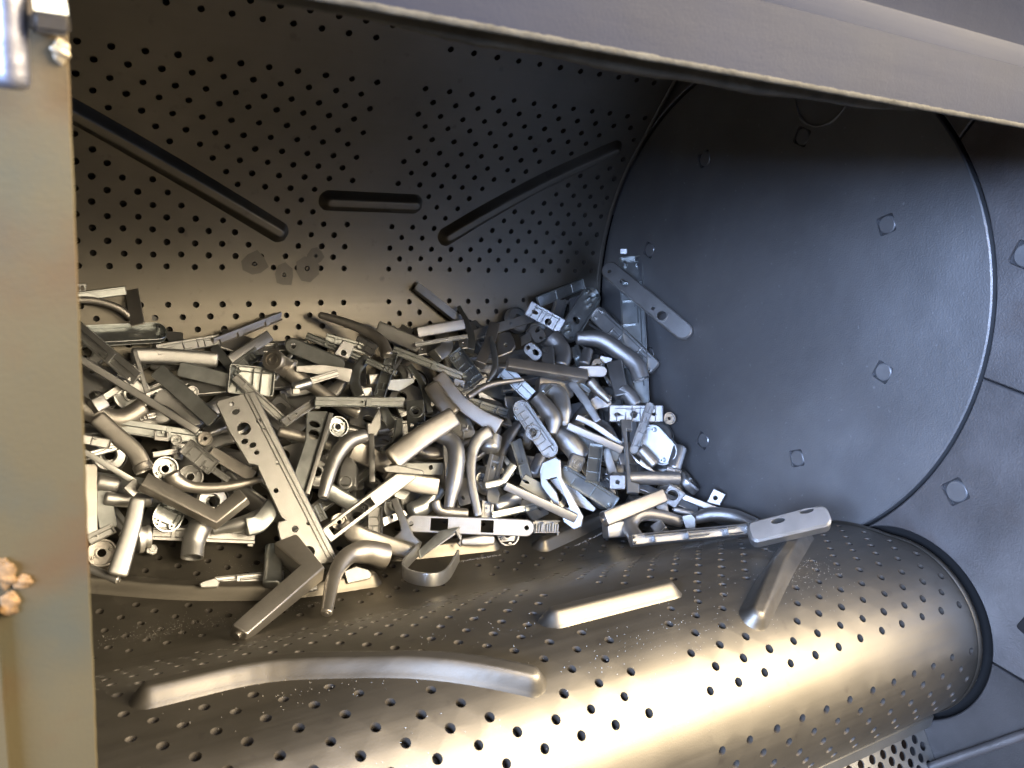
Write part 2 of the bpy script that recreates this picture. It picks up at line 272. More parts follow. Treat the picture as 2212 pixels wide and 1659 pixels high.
def build_belt():
    random.seed(5)
    holes = []
    for s, pz in ROWS:
        off = .0330 if pz == 0 else .0492
        for sg in (-1, 1):
            for k in range(12):
                o = off+.0327*k
                if o > .394: break
                x = XC+sg*o
                if x > -.022: continue
                x += random.uniform(-.0008, .0008); s2 = s+random.uniform(-.0006, .0006)
                if s2 > PROF_S-.02 or s2 < .02: continue
                if cleat_dist(x, s2) < .0205: continue
                holes.append(circle(x, s2, .0040*random.uniform(.93, 1.05), n=12, a0=random.random()))
    ext = []; nx = 34; ns = int(PROF_S/.0075)
    for j in range(ns+1):
        for i in range(nx+1): ext.append((RBX0+(RBX1-RBX0)*i/nx, .002+(PROF_S-.004)*j/ns))
    out = [(RBX0, .0019), (RBX1, .0019), (RBX1, PROF_S-.0019), (RBX0, PROF_S-.0019)]
    v, f, loops = cdt(None, holes, ext)
    V = [bpt(p.x, p.y) for p in v]; F = []
    for q in f:
        a, b, c = (Vector(V[i]) for i in q[:3])
        F.append(tuple(q))
    me = mesh_from('belt_surface', V, F, smooth=True)
    bm = bmesh.new(); bm.from_mesh(me)
    # outward normals: towards the drum axis on the concave side
    bm.faces.ensure_lookup_table(); bm.normal_update()
    for fc in bm.faces:
        x, s = v[fc.verts[0].index]
        _, nn = prof(s); nn = -nn if NFLIP else nn
        if Vector((0, nn.x, nn.y)).dot(fc.normal) < 0: fc.normal_flip()
    bm.to_mesh(me); bm.free()
    belt = link('perforated_belt', me, M_belt)
    tag(belt, 'brown perforated belt lining the drum and rolling over the front roller', 'conveyor belt')
    # hole walls (thickness of the belt), slightly dished rim
    WV = []; WF = []
    for L in loops:
        n = len(L); i0 = len(WV)
        c = sum((v[i] for i in L), Vector((0, 0)))/n
        for h, k in ((0., 1.), (-.0012, .93), (-.0075, .93)):
            for i in L:
                q = c+(v[i]-c)*k; WV.append(bpt(q.x, q.y, h))
        for r in range(2):
            for i in range(n):
                a = i0+r*n+i; b = i0+r*n+(i+1) % n; WF.append((a, b, b+n, a+n))
    w = link('hole_rims', mesh_from('hole_rims', WV, WF, smooth=True), M_rim, belt); w['kind'] = 'stuff'
    UV_ = []; UF = []; ns = int(PROF_S/.02)
    for j in range(ns+1):
        for x in (RBX0, RBX1): UV_.append(bpt(x, PROF_S*j/ns, -.0085))
    for j in range(ns): UF.append((2*j, 2*j+1, 2*j+3, 2*j+2))
    link('underside', mesh_from('underside', UV_, UF, smooth=True), M_hole, belt)  # dark sheet behind the holes, shade inside the belt put into its colour
    # edge band along the right rim
    EV = []; EF = []; ns = int(PROF_S/.006); prs = ((-.0105, .0005), (-.0095, .0012), (-.0055, .0015), (-.0028, .0010), (-.0026, -.008))
    for j in range(ns+1):
        for (dx, h) in prs: EV.append(bpt(dx, PROF_S*j/ns, h))
    m = len(prs)
    for j in range(ns):
        for i in range(m-1): EF.append((j*m+i, j*m+i+1, (j+1)*m+i+1, (j+1)*m+i))
    link('edge_band', mesh_from('edge_band', EV, EF, smooth=True), M_belt, belt)
    for c in CLEATS:
        c = [Vector(p) for p in c]; W = .0150; H = .0125; top = .0042
        # arc-length along the polyline
        Ls = [0]
        for i in range(len(c)-1): Ls.append(Ls[-1]+(c[i+1]-c[i]).length)
        T = Ls[-1]; na = int((T+2*W)/.0025); nb = 24; V = []; F = []
        def at(t):
            tt = max(0, min(T, t)); i = 0
            while i < len(c)-2 and tt > Ls[i+1]: i += 1
            d = (c[i+1]-c[i]).normalized()
            if len(c) > 2:           # smooth direction
                i2 = min(len(c)-2, i+1) if tt-Ls[i] > (Ls[i+1]-Ls[i])*.5 else max(0, i-1)
                d = (d+(c[i2+1]-c[i2]).normalized()).normalized()
            return c[i]+(c[i+1]-c[i]).normalized()*(tt-Ls[i]), d
        for i in range(na+1):
            t = -W+(T+2*W)*i/na; p, d = at(t); ex = t-max(0, min(T, t)); nrm = Vector((-d.y, d.x))
            for j in range(nb+1):
                b = -W+2*W*j/nb; q = p+d*ex+nrm*b
                dist = math.hypot(ex, b)
                u = max(0, min(1, (W-dist)/(W-top))); h = H*(u*u*(3-2*u)*.55+u*.45) if u > 0 else 0
                if u <= 0: h = -.001
                V.append(bpt(q.x, q.y, h-.0003))
        m = nb+1
        for i in range(na):
            for j in range(nb):
                F.append((i*m+j, i*m+j+1, (i+1)*m+j+1, (i+1)*m+j))
        link('cleat', mesh_from('cleat', V, F, smooth=True), M_belt, belt)
    # oily patches on the back of the drum
    for (x0, s0, r, a0) in ((-.5720, .6420, .0165, .2), (-.5330, .6560, .0150, .9), (-.5020, .6470, .0185, .5), (-.4900, .630, .012, .1)):
        pl_ = [(x0+r*math.cos(a0+.785*k)*random.uniform(.8, 1.15), s0+r*math.sin(a0+.785*k)*random.uniform(.8, 1.15)) for k in range(8)]
        n = 5; V = [bpt(x0, s0, .0004)]; F = []
        for q in range(1, n+1):
            for (u, v2) in pl_: V.append(bpt(x0+(u-x0)*q/n, s0+(v2-s0)*q/n, .0004))
        for i in range(8): F.append((0, 1+i, 1+(i+1) % 8))
        for q in range(n-1):
            for i in range(8): F.append((1+q*8+i, 1+q*8+(i+1) % 8, 9+q*8+(i+1) % 8, 9+q*8+i))
        link('oil_stain', mesh_from('oil_stain', V, F, smooth=True), M_stain, belt)
    return belt
PROF_S = DS*(len(PROF)-1)
belt = build_belt()
def grit():
    random.seed(21); V = []; F = []
    def bead(x, s, r):
        i = len(V); c = bpt(x, s, r*.7)
        for d in ((1, 0, 0), (-1, 0, 0), (0, 1, 0), (0, -1, 0), (0, 0, 1), (0, 0, -1)): V.append(c+Vector(d)*r)
        F.extend([(i+a, i+b, i+c_) for a, b, c_ in ((0, 2, 4), (2, 1, 4), (1, 3, 4), (3, 0, 4), (2, 0, 5), (1, 2, 5), (3, 1, 5), (0, 3, 5))])
    for (x, s, sx, ss, n) in ((-.20, 1.462, .030, .020, 170), (-.165, 1.43, .012, .03, 90), (-.40, 1.490, .055, .014, 120), (-.30, 1.46, .05, .03, 60), (-.55, 1.42, .05, .03, 60), (-.68, 1.44, .05, .015, 90), (-.60, 1.53, .12, .03, 90),
                              (-.74, 1.135, .035, .010, 220), (-.66, 1.145, .05, .006, 160), (-.60, 1.065, .05, .012, 120), (-.64, 1.06, .05, .02, 80)):
        for _ in range(n):
            xx = random.gauss(x, sx); s2 = random.gauss(s, ss)
            if RBX0+.01 < xx < RBX1-.02: bead(xx, s2, random.uniform(.0002, .00042))
    for (p0, p1) in (((-.405, 1.118), (-.345, 1.121)), ((-.240, 1.134), (-.165, 1.112)), ((-.155, 1.400), (-.175, 1.425))):
        for _ in range(130):
            t = random.random(); bead(p0[0]+(p1[0]-p0[0])*t, p0[1]+(p1[1]-p0[1])*t+random.gauss(0, .0008), random.uniform(.0003, .0006))
    o = link('shot_grit', mesh_from('shot_grit', V, F), M_shot); tag(o, kind='stuff', label='pale specks of blasting grit scattered on the belt', cat='grit')
grit()

#  end disc, liners
def yz(y, z, x): return Vector((x, y, z))
def axial(y, z, h): return Vector((-h, y, z))     # (plane coords) height h towards -x
RC = (-.3132, -.3026)
def square(cy, cz, a, r, rot):
    out = []
    for k in range(4):
        for j in range(4):
            t = math.pi/2*k+math.pi/2*j/3
            px, py = (a-r)*(1 if k in (0, 3) else -1)+r*math.cos(t), (a-r)*(1 if k in (0, 1) else -1)+r*math.sin(t)
            out.append((cy+px*math.cos(rot)-py*math.sin(rot), cz+px*math.sin(rot)+py*math.cos(rot)))
    return out
DB = [(.218*math.cos(R_(7.3+45.2*k)), .218*math.sin(R_(7.3+45.2*k)), R_(7.3+45.2*k)+.1) for k in range(8)]
def bolt(parent, cy, cz, rot, a=.0105):
    V, F = slab(square(cy, cz, a*1.01, .0028, rot), [], -.012, -.0034, axial)
    fl = link('bolt_seat', mesh_from('bolt_seat', V, F, auto=.5), M_seat, parent)
    V, F = slab(circle(cy, cz, a*.97, n=24), [], -.012, -.0009, axial, chamfer=.0012)
    b = link('bolt', mesh_from('bolt', V, F, auto=.5), M_bolt, parent)
def disc():
    hs = [square(y, z, .0108, .003, r) for y, z, r in DB]
    ring = [circle(0, 0, r, n=72) for r in (.1, .2, .3)]
    V, F = slab(circle(0, 0, .3225, n=160), hs, -.014, 0, axial, chamfer=.0015)
    d = link('drum_end_disc', mesh_from('disc', V, F, auto=.5), M_disc)
    tag(d, 'large round dark steel disc at the right with square bolt sockets', 'drum disc')
    for y, z, r in DB: bolt(d, y, z, r)
    # worn hub ring near the top of the disc
    V = []; F = []; n = 40; m = 10
    for i in range(n):
        a = 2*math.pi*i/n; rr = .0015+.0006*math.sin(5*a)+.0005*math.sin(11*a)
        for j in range(m):
            b = 2*math.pi*j/m; rad = .0400+rr*math.cos(b)
            V.append(Vector((-.0008-rr*math.sin(b)*.8, -.046+rad*math.cos(a), .270+rad*math.sin(a))))
    for i in range(n):
        for j in range(m):
            F.append((i*m+j, ((i+1) % n)*m+j, ((i+1) % n)*m+(j+1) % m, i*m+(j+1) % m))
    link('weld_ring', mesh_from('weld_ring', V, F, smooth=True), M_disc, d)
disc()
RG = .3275; RRG = .1100
def arc(c, r, a0, a1, n=24): return [(c[0]+r*math.cos(a0+(a1-a0)*i/n), c[1]+r*math.sin(a0+(a1-a0)*i/n)) for i in range(n+1)]
def isect():
    d = math.hypot(*RC); a = (RG*RG-RRG*RRG+d*d)/(2*d); h = math.sqrt(RG*RG-a*a); ph = math.atan2(RC[1], RC[0])
    mx, my = a*math.cos(ph), a*math.sin(ph)
    return (mx-h*math.sin(ph)*1, my+h*math.cos(ph)*1), (mx+h*math.sin(ph), my-h*math.cos(ph))
I1, I2 = isect()
I1 = I1 if I1[1] > I2[1] else I2
def an(p, c=(0, 0)): 
    a = math.atan2(p[1]-c[1], p[0]-c[0]); return a if a > 0 else a+2*math.pi
def liner(name, outline, bolts, label, mt=None):
    hs = [square(y, z, .0125, .003, r) for y, z, r in bolts]
    V, F = slab(outline, hs, -.014, .0005, axial, chamfer=.0012)
    o = link(name, mesh_from(name, V, F, auto=.5), mt or M_liner); tag(o, label, 'wear plate', 'liner plates around the drum disc')
    for y, z, r in bolts: bolt(o, y, z, r, .0122)
g = .0006
s1a, s2a = an((-.2279, .225)), an((-.3247, -.0012))
liner('liner_plate', arc((0, 0), RG, s1a+.004, s2a-.003, 40)+[(-.50, -.0095), (-.56, -.012), (-.56, .75), (-.50, .75)],
      [(-.3278-.004, .1275, .2)], 'upper bluish steel liner plate to the right of the round disc')
s3 = (-.4252, -.2838)
r1 = an(I1, RC); r3 = an(s3, RC)
liner('liner_plate', arc((0, 0), RG, s2a+.003, an(I1), 24)+arc(RC, RRG, r1, r3-.012, 24)[1:]+[(-.52, -.2825), (-.56, -.26), (-.56, -.0155), (-.50, -.0125)],
      [(-.3345, -.1272, .75)], 'steel liner plate between the round disc and the front roller, with one square bolt')
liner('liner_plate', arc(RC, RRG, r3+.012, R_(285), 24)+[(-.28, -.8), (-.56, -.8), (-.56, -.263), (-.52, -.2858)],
      [(-.4475, -.2318+.0, .3)] if False else [], 'scuffed liner plate below the roller end, coloured dark for its shade', M_liner_shaded)
liner('liner_plate', arc((0, 0), RG, s1a-.004, .2, 40)+[(.6, .07), (.6, .9), (-.495, .9), (-.495, .76)], [],
      'shaded liner plate over the top edge of the round disc')
# side wall coloured black, standing in for the shade in the gaps
V, F = box(.016, .03, -.56, .9, -1.0, 1.2); tag(link('side_wall', mesh_from('side_wall', V, F), M_gap), kind='structure')
# extra bolt at the roller
o = [c for c in bpy.data.objects if c.name.startswith('liner_plate')][1]
V, F = slab(square(-.4475, -.2250, .0125, .003, .3), [], -.004, .0022, axial, chamfer=.0008)
link('bolt', mesh_from('bolt', V, F, auto=.5), M_bolt_dark, o)

# scraper, perforated sheet, rod under the roller
V, F = box(-.8335, -.0015, -.385, -.366, -.3945, -.3785)
me = mesh_from('scraper_bar', V, F)
o = link('scraper_bar', bevel_mesh(me, .001), M_sheet); tag(o, 'worn flat steel bar running under the front roller', 'scraper bar')
dY, dZ = -.63, -.7766
def shm(u, w, h): return Vector((u, -.372+dY*w-dZ*(-h)*-1, -.3945+dZ*w-(-dY)*h*-1)) if False else Vector((u, -.372+dY*w+(-.7766)*h, -.3945+dZ*w+.63*h))
holes = []; nr = 0
for j in range(16):
    for i in range(26):
        x = -.012-.0190*i-(.0095 if j % 2 else 0); w = .006+.0098*j
        holes.append(circle(x, w, .0050, n=14))
V, F = slab([(-.52, -.012), (-.0010, -.012), (-.0010, .17), (-.52, .17)], holes, -.0015, 0, shm)
o = link('perforated_sheet', mesh_from('perforated_sheet', V, F, auto=.5), M_sheet); tag(o, 'perforated metal sheet with close round holes below the roller', 'perforated sheet')
V, F = box(-.55, -.0012, -.02, .2, -.03, -.028, shm); tag(link('chute_floor', mesh_from('chute_floor', V, F), M_back), kind='structure')
def tube(p0, p1, r, n=16, m=None):
    p0 = Vector(p0); p1 = Vector(p1); d = (p1-p0).normalized(); u = d.orthogonal().normalized(); w = d.cross(u); V = []; F = []
    for p in (p0, p1):
        for i in range(n): a = 2*math.pi*i/n; V.append(p+(u*math.cos(a)+w*math.sin(a))*r)
    for i in range(n): F.append((i, (i+1) % n, (i+1) % n+n, i+n))
    F.append(tuple(range(n))[::-1]); F.append(tuple(range(n, 2*n))); return V, F
V, F = tube((-.012, -.365, -.4835), (-.004, -.50, -.2965), .0050)
o = link('edge_rod', mesh_from('edge_rod', V, F, auto=.6), M_liner); tag(o, 'thin dark welded rod across the lower right corner plate', 'rod')

#  door beam
def beam():
    random.seed(9)
    YF = -.450; x0, x1 = -1.15, .03
    secs = []; N = 300; V = []; F = []
    for i in range(N+1):
        x = x0+(x1-x0)*i/N
        e = .0003*math.sin(x*60)+random.uniform(-.0001, .0001)
        zb = .2305+.002*(x+.45)+e*.6
        P = [(YF+.006, zb+.0006), (YF, zb+.001), (YF, .2650), (YF+.0015, .2662), (YF+.012, .2790), (YF+.0125, .2800), (YF+.009, .3000), (YF-.040, .42), (YF+.3, .50), (YF+.3, .49), (YF+.016, .41), (YF+.016, .2800), (YF+.006, .2660)]
        V += [Vector((x, a, b)) for a, b in P]
    m = len(P)
    for i in range(N):
        for j in range(m): F.append((i*m+j, i*m+(j+1) % m, (i+1)*m+(j+1) % m, (i+1)*m+j))
    F.append(tuple(range(m))); F.append(tuple(range(N*m, (N+1)*m))[::-1])
    me = mesh_from('door_beam', V, F, auto=.35)
    o = link('door_beam', me, M_beam); tag(o, 'blue grey folded steel beam of the door crossing the top of the photo', 'door beam')
    # burred, rusty lower edge
    V = []; F = []; N = 420
    for i in range(N+1):
        x = x0+(x1-x0)*i/N; e = random.uniform(0, .0005)
        zb = .2305+.002*(x+.45)
        for (dy, dz) in ((-.0003, .0016+e), (-.0008, -.0002), (.001, -.0009-e*.6), (.0060, -.0006), (.0060, .0015)): V.append(Vector((x, YF+dy, zb+dz)))
    for i in range(N):
        for j in range(4): F.append((i*5+j, i*5+j+1, (i+1)*5+j+1, (i+1)*5+j))
    link('burred_edge', mesh_from('burred_edge', V, F, smooth=True), M_beam_edge, o)
    # curled lip hanging behind the edge
    V = []; F = []; N = 120
    for i in range(N+1):
        x = -.80+.42*i/N; t = i/N; sag = .0055*math.sin(math.pi*t)**.8+.0006*math.sin(t*30)+random.uniform(-.0002, .0002)
        zb = .2305-.001
        for (dy, dz) in ((.010, .004), (.012, -sag*.6), (.0155, -sag), (.0175, -sag+.0015), (.016, .004)): V.append(Vector((x, YF+dy+.004, zb+dz)))
    for i in range(N):
        for j in range(4): F.append((i*5+j, i*5+j+1, (i+1)*5+j+1, (i+1)*5+j))
    link('curled_lip', mesh_from('curled_lip', V, F, smooth=True), M_beam_edge, o)
beam()

#  left frame flange
def flange():
    random.seed(3)
    xe = -.8412; YF = -.450
    out = []
    N = 160
    for i in range(N+1):
        z = -.60+1.1*i/N; out.append((xe+random.uniform(-.00014, .00014), z))
    out += [(-1.055, .50), (-1.035, -.60)]
    V, F = slab(out, [], 0, .010, lambda x, z, h: Vector((x, YF+.010-h, z)), chamfer=.0007)
    o = link('frame_post', mesh_from('frame_post', V, F, auto=.4), M_flange); tag(o, 'upright tan steel door post along the left edge of the photo', 'door post')
    return o
post = flange()
def blob(c, r, seed, mt, name, parent, sq=(1, 1, 1)):
    random.seed(seed); bm = bmesh.new(); bmesh.ops.create_icosphere(bm, subdivisions=4, radius=1)
    ph = [random.uniform(0, 6) for _ in range(9)]
    for v in bm.verts:
        p = v.co; k = 1+.16*math.sin(3*p.x+ph[0])*math.sin(4*p.y+ph[1])+.12*math.sin(7*p.z+ph[2]+2*p.x)+.06*math.sin(13*p.x+ph[3])*math.sin(11*p.z+ph[4])
        v.co = Vector((c[0]+p.x*r*sq[0]*k, c[1]+p.y*r*sq[1]*k, c[2]+p.z*r*sq[2]*k))
    for f in bm.faces: f.smooth = True
    me = bpy.data.meshes.new(name); bm.to_mesh(me); bm.free(); return link(name, me, mt, parent)

# hinge pin, hinge block, weld beads on the post
def pin():
    V = []; F = []; n = 32; prof_ = [(0, .1882), (.0032, .1884), (.0046, .1892), (.0052, .1905), (.0053, .1930), (.0053, .26)]
    for r, z in prof_:
        for i in range(n): a = 2*math.pi*i/n; V.append(Vector((-.8584+r*math.cos(a), -.470+r*math.sin(a), z)))
    for k in range(len(prof_)-1):
        for i in range(n): F.append((k*n+i, k*n+(i+1) % n, (k+1)*n+(i+1) % n, (k+1)*n+i))
    o = link('hinge_pin', mesh_from('hinge_pin', V, F, smooth=True), M_pin); tag(o, 'scuffed shiny steel pin hanging in the top left corner', 'hinge pin')
pin()
V, F = box(-.8525, -.8428, -.479, -.4515, .2050, .2108)
me = mesh_from('hinge_block', V, F); hb = link('hinge_block', bevel_mesh(me, .0011, 3), M_nut); tag(hb, 'small dark steel hinge block with a top face coloured as lit in the top left corner', 'hinge block')
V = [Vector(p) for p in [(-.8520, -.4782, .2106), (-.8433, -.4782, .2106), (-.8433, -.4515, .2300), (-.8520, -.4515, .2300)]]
link('lit_cap', mesh_from('lit_cap', V, [(0, 1, 2, 3)]), M_lit_top, hb)  # cap sloped and coloured pale to look like a lit top
blob((-.8437, -.4515, .2008), .0030, 4, M_weldgrey, 'weld_bead', post, (.9, .5, 1.15))
blob((-.8690, -.4515, .0180), .0046, 7, M_weld, 'weld_bead', post, (.75, .30, 1.35))
blob((-.8638, -.4510, .0130), .0034, 8, M_weld, 'weld_bead', post, (.85, .28, .8))
blob((-.8685, -.4515, .0050), .0040, 11, M_weld, 'weld_bead', post, (.8, .28, 1.3))
V, F = box(-.93, -.8722, -.4560, -.4512, -.62, .006)
me = mesh_from('side_strip', V, F); link('side_strip', bevel_mesh(me, .0006), M_flange, post)


# side wall at the left and hood that shut out the light
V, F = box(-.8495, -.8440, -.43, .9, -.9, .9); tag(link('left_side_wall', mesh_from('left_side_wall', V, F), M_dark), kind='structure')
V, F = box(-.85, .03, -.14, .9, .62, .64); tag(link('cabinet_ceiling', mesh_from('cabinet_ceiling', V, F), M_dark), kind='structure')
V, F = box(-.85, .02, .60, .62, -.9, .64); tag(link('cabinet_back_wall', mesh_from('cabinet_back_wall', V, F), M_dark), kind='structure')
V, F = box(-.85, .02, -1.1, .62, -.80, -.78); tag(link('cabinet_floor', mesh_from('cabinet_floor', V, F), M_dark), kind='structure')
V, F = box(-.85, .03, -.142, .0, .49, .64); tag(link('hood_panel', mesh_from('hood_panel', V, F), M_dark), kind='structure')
# ------------------------------------------------------------------ castings in the pile
M_zinc = mat('cast_zinc', (.52, .52, .51), .86, .35, .35, 1500, .10, 60, None, .05)
M_alu = mat('blasted_aluminium', (.47, .465, .455), .86, .37, .45, 1700, .07, 50, None, .05)
M_dull = mat('dull_bronze_grey', (.50, .47, .43), .86, .37, .45, 1500, .10, 45, None, .05)
M_green = mat('raw_zinc', (.45, .47, .465), .86, .33, .3, 900, .12, 70, None, .07)
MATS = {'z': M_zinc, 'a': M_alu, 'd': M_dull, 'g': M_green}

def ring_section(sec, w, t, n=20):
    out = []
    if sec == 'rect':
        r = min(w, t)*.16
        for (sx, sy, a0) in ((1, 1, 0), (-1, 1, 90), (-1, -1, 180), (1, -1, 270)):
            for j in range(4):
                a = R_(a0+30*j); out.append((sx*(w/2-r)+r*math.cos(a), sy*(t/2-r)+r*math.sin(a)))
    else:
        e = 1. if sec == 'oval' else .62
        for i in range(n):
            a = 2*math.pi*i/n; c, s_ = math.cos(a), math.sin(a)
            out.append((w/2*math.copysign(abs(c)**e, c), t/2*math.copysign(abs(s_)**e, s_)))
    return out
def resample(P, W, per=7):
    Q = []; U = []; n = len(P)
    g = lambda i: P[max(0, min(n-1, i))] if 0 <= i < n else (P[0]*2-P[1] if i < 0 else P[-1]*2-P[-2])
    for i in range(n-1):
        p0, p1, p2, p3 = g(i-1), g(i), g(i+1), g(i+2)
        for k in range(per):
            t = k/per; Q.append(.5*((2*p1)+(p2-p0)*t+(2*p0-5*p1+4*p2-p3)*t*t+(3*p1-p0-3*p2+p3)*t**3)); tt = t*t*(3-2*t); U.append(W[i]+(W[i+1]-W[i])*tt)
    Q.append(P[-1]); U.append(W[-1]); return Q, U
def sweep(P, W, tr, up, sec, sharp=False, round0=.25, round1=.25, hollow=None):
    P = [Vector(p) for p in P]; up = Vector(up)
    if not sharp and len(P) > 2: P, W = resample(P, W)
    n = len(P)
    # rounded ends: add shrinking rings
    seq = []
    for i in range(n):
        if i == 0: d = (P[1]-P[0]).normalized()
        elif i == n-1: d = (P[-1]-P[-2]).normalized()
        else:
            a = (P[i]-P[i-1]).normalized(); b = (P[i+1]-P[i]).normalized(); d = (a+b)
            d = d.normalized() if d.length > 1e-6 else a
        seg = (P[min(i+1, n-1)]-P[max(0, i-1)]).normalized() if not (0 < i < n-1) else (P[i]-P[i-1]).normalized()
        k = 1/max(.45, d.dot(seg)) if sharp else 1.
        seq.append([P[i], d, W[i], k])
    def endrings(p, d, w, sgn, rd):
        out = []
        m = 5
        for j in range(1, m+1):
            a = math.pi/2*j/m
            out.append([p+d*sgn*(w*rd*math.sin(a)-w*rd), d, w*(1-2*rd*(1-math.cos(a)))if rd < .5 else w*max(.02, math.cos(a)), 1.])
        return out
    s0 = seq[0]; s1 = seq[-1]
    if round0 > 0:
        e = endrings(s0[0], s0[1], s0[2], -1, round0)
        base = [s0[0]+s0[1]*s0[2]*round0, s0[1], s0[2], 1.]
        seq = [x for x in e[::-1]]+[base]+seq[1:]
        for x in seq[:len(e)]: x[0] = x[0]
    if round1 > 0:
        e = endrings(s1[0], s1[1], s1[2], 1, round1)
        seq = seq[:-1]+[[s1[0]-s1[1]*s1[2]*round1, s1[1], s1[2], 1.]]+e
    V = []; F = []; side_prev = None
    for (p, d, w, k) in seq:
        side = up.cross(d)
        if side.length < .15 and side_prev is not None: side = side_prev-d*side_prev.dot(d)
        if side.length < 1e-4: side = d.orthogonal()
        side.normalize()
        if side_prev is not None and side.dot(side_prev) < 0: side = -side
        side_prev = side; u2 = d.cross(side).normalized()
        for (a, b) in ring_section(sec, w, w*tr): V.append(p+side*a*k+u2*b)
    m = len(ring_section(sec, 1, 1)); R = len(seq)
    for r in range(R-1):
        for i in range(m): F.append((r*m+i, r*m+(i+1) % m, (r+1)*m+(i+1) % m, (r+1)*m+i))
    if hollow == 0 or hollow == 2:
        i0 = len(V); c = sum((V[i] for i in range(m)), Vector())/m; d = seq[0][1]
        for kk, dep in ((.78, 0), (.74, .9), (0.02, .9)):
            for i in range(m): V.append(c+(V[i]-c)*kk+d*seq[0][2]*dep*.8)
        prev = list(range(m))
        for q in range(3):
            cur = [i0+q*m+i for i in range(m)]
            for i in range(m): F.append((prev[i], cur[i], cur[(i+1) % m], prev[(i+1) % m]))
            prev = cur
    else: F.append(tuple(range(m))[::-1])
    if hollow == 1 or hollow == 2:
        b0 = (R-1)*m; i0 = len(V); c = sum((V[b0+i] for i in range(m)), Vector())/m; d = seq[-1][1]
        for kk, dep in ((.78, 0), (.74, .9), (0.02, .9)):
            for i in range(m): V.append(c+(V[b0+i]-c)*kk-d*seq[-1][2]*dep*.8)
        prev = [b0+i for i in range(m)]
        for q in range(3):
            cur = [i0+q*m+i for i in range(m)]
            for i in range(m): F.append((prev[i], prev[(i+1) % m], cur[(i+1) % m], cur[i]))
            prev = cur
    else: F.append(tuple(range((R-1)*m, R*m)))
    return V, F
def rrect(L, W, r, n=7):
    r = min(r, W/2*.999, L/2*.999); out = []
    for (cx_, cy_, a0) in ((L-r, W/2-r, 0), (r, W/2-r, 90), (r, -W/2+r, 180), (L-r, -W/2+r, 270)):
        for j in range(n): a = R_(a0+90*j/(n-1)); out.append((cx_+r*math.cos(a), cy_+r*math.sin(a)))
    return out
def ringslab(outl, t, z0, z1):
    """wall ring: outline minus its inset by t"""
    c = [Vector(p) for p in outl]; n = len(c); ins = []
    A = sum(c[k-1].x*c[k].y-c[k].x*c[k-1].y for k in range(n)); sg = 1 if A > 0 else -1
    for k in range(n):
        a, b, d = c[k-1], c[k], c[(k+1) % n]; e1 = (b-a); e2 = (d-b)
        if e1.length < 1e-7: e1 = e2
        if e2.length < 1e-7: e2 = e1
        e1 = e1.normalized(); e2 = e2.normalized(); m = Vector((-(e1.y+e2.y), e1.x+e2.x))*sg
        if m.length < 1e-6: m = Vector((-e1.y, e1.x))*sg
        m.normalize(); cs = max(.6, m.dot(Vector((-e1.y, e1.x))*sg)); ins.append(b+m*t/cs)
    V = [(p.x, p.y, z) for z in (z0, z1) for p in c]+[(p.x, p.y, z) for z in (z0, z1) for p in ins]; F = []
    for k in range(n):
        j = (k+1) % n
        F += [(k, j, n+j, n+k), (2*n+k, 3*n+k, 3*n+j, 2*n+j), (n+k, n+j, 3*n+j, 3*n+k), (k, 2*n+k, 2*n+j, j)]
    return V, F
def boss(x, y, r, z0, z1, hole=.5, n=14, cap=True):
    V = []; F = []
    for (rr, z) in ((r*1.12, z0), (r, z0+(z1-z0)*.3), (r*.96, z1), (r*hole, z1), (r*hole*.95, z0+(z1-z0)*.3)):
        for i in range(n): a = 2*math.pi*i/n; V.append((x+rr*math.cos(a), y+rr*math.sin(a), z))
    for k in range(4):
        for i in range(n): F.append((k*n+i, k*n+(i+1) % n, (k+1)*n+(i+1) % n, (k+1)*n+i))
    if cap: F.append(tuple(range(4*n, 5*n)))
    return V, F
def frame_of(S):
    X = Vector(S['x']).normalized(); Nn = Vector(S['n']); Nn = (Nn-X*Nn.dot(X)).normalized(); Y = Nn.cross(X)
    o = Vector(S['o']); return Matrix(((X.x, Y.x, Nn.x, o.x), (X.y, Y.y, Nn.y, o.y), (X.z, Y.z, Nn.z, o.z), (0, 0, 0, 1)))
def inside(p, poly):
    c = False; n = len(poly)
    for i in range(n):
        a, b = poly[i], poly[i-1]
        if (a[1] > p[1]) != (b[1] > p[1]) and p[0] < (b[0]-a[0])*(p[1]-a[1])/(b[1]-a[1])+a[0]: c = not c
    return c
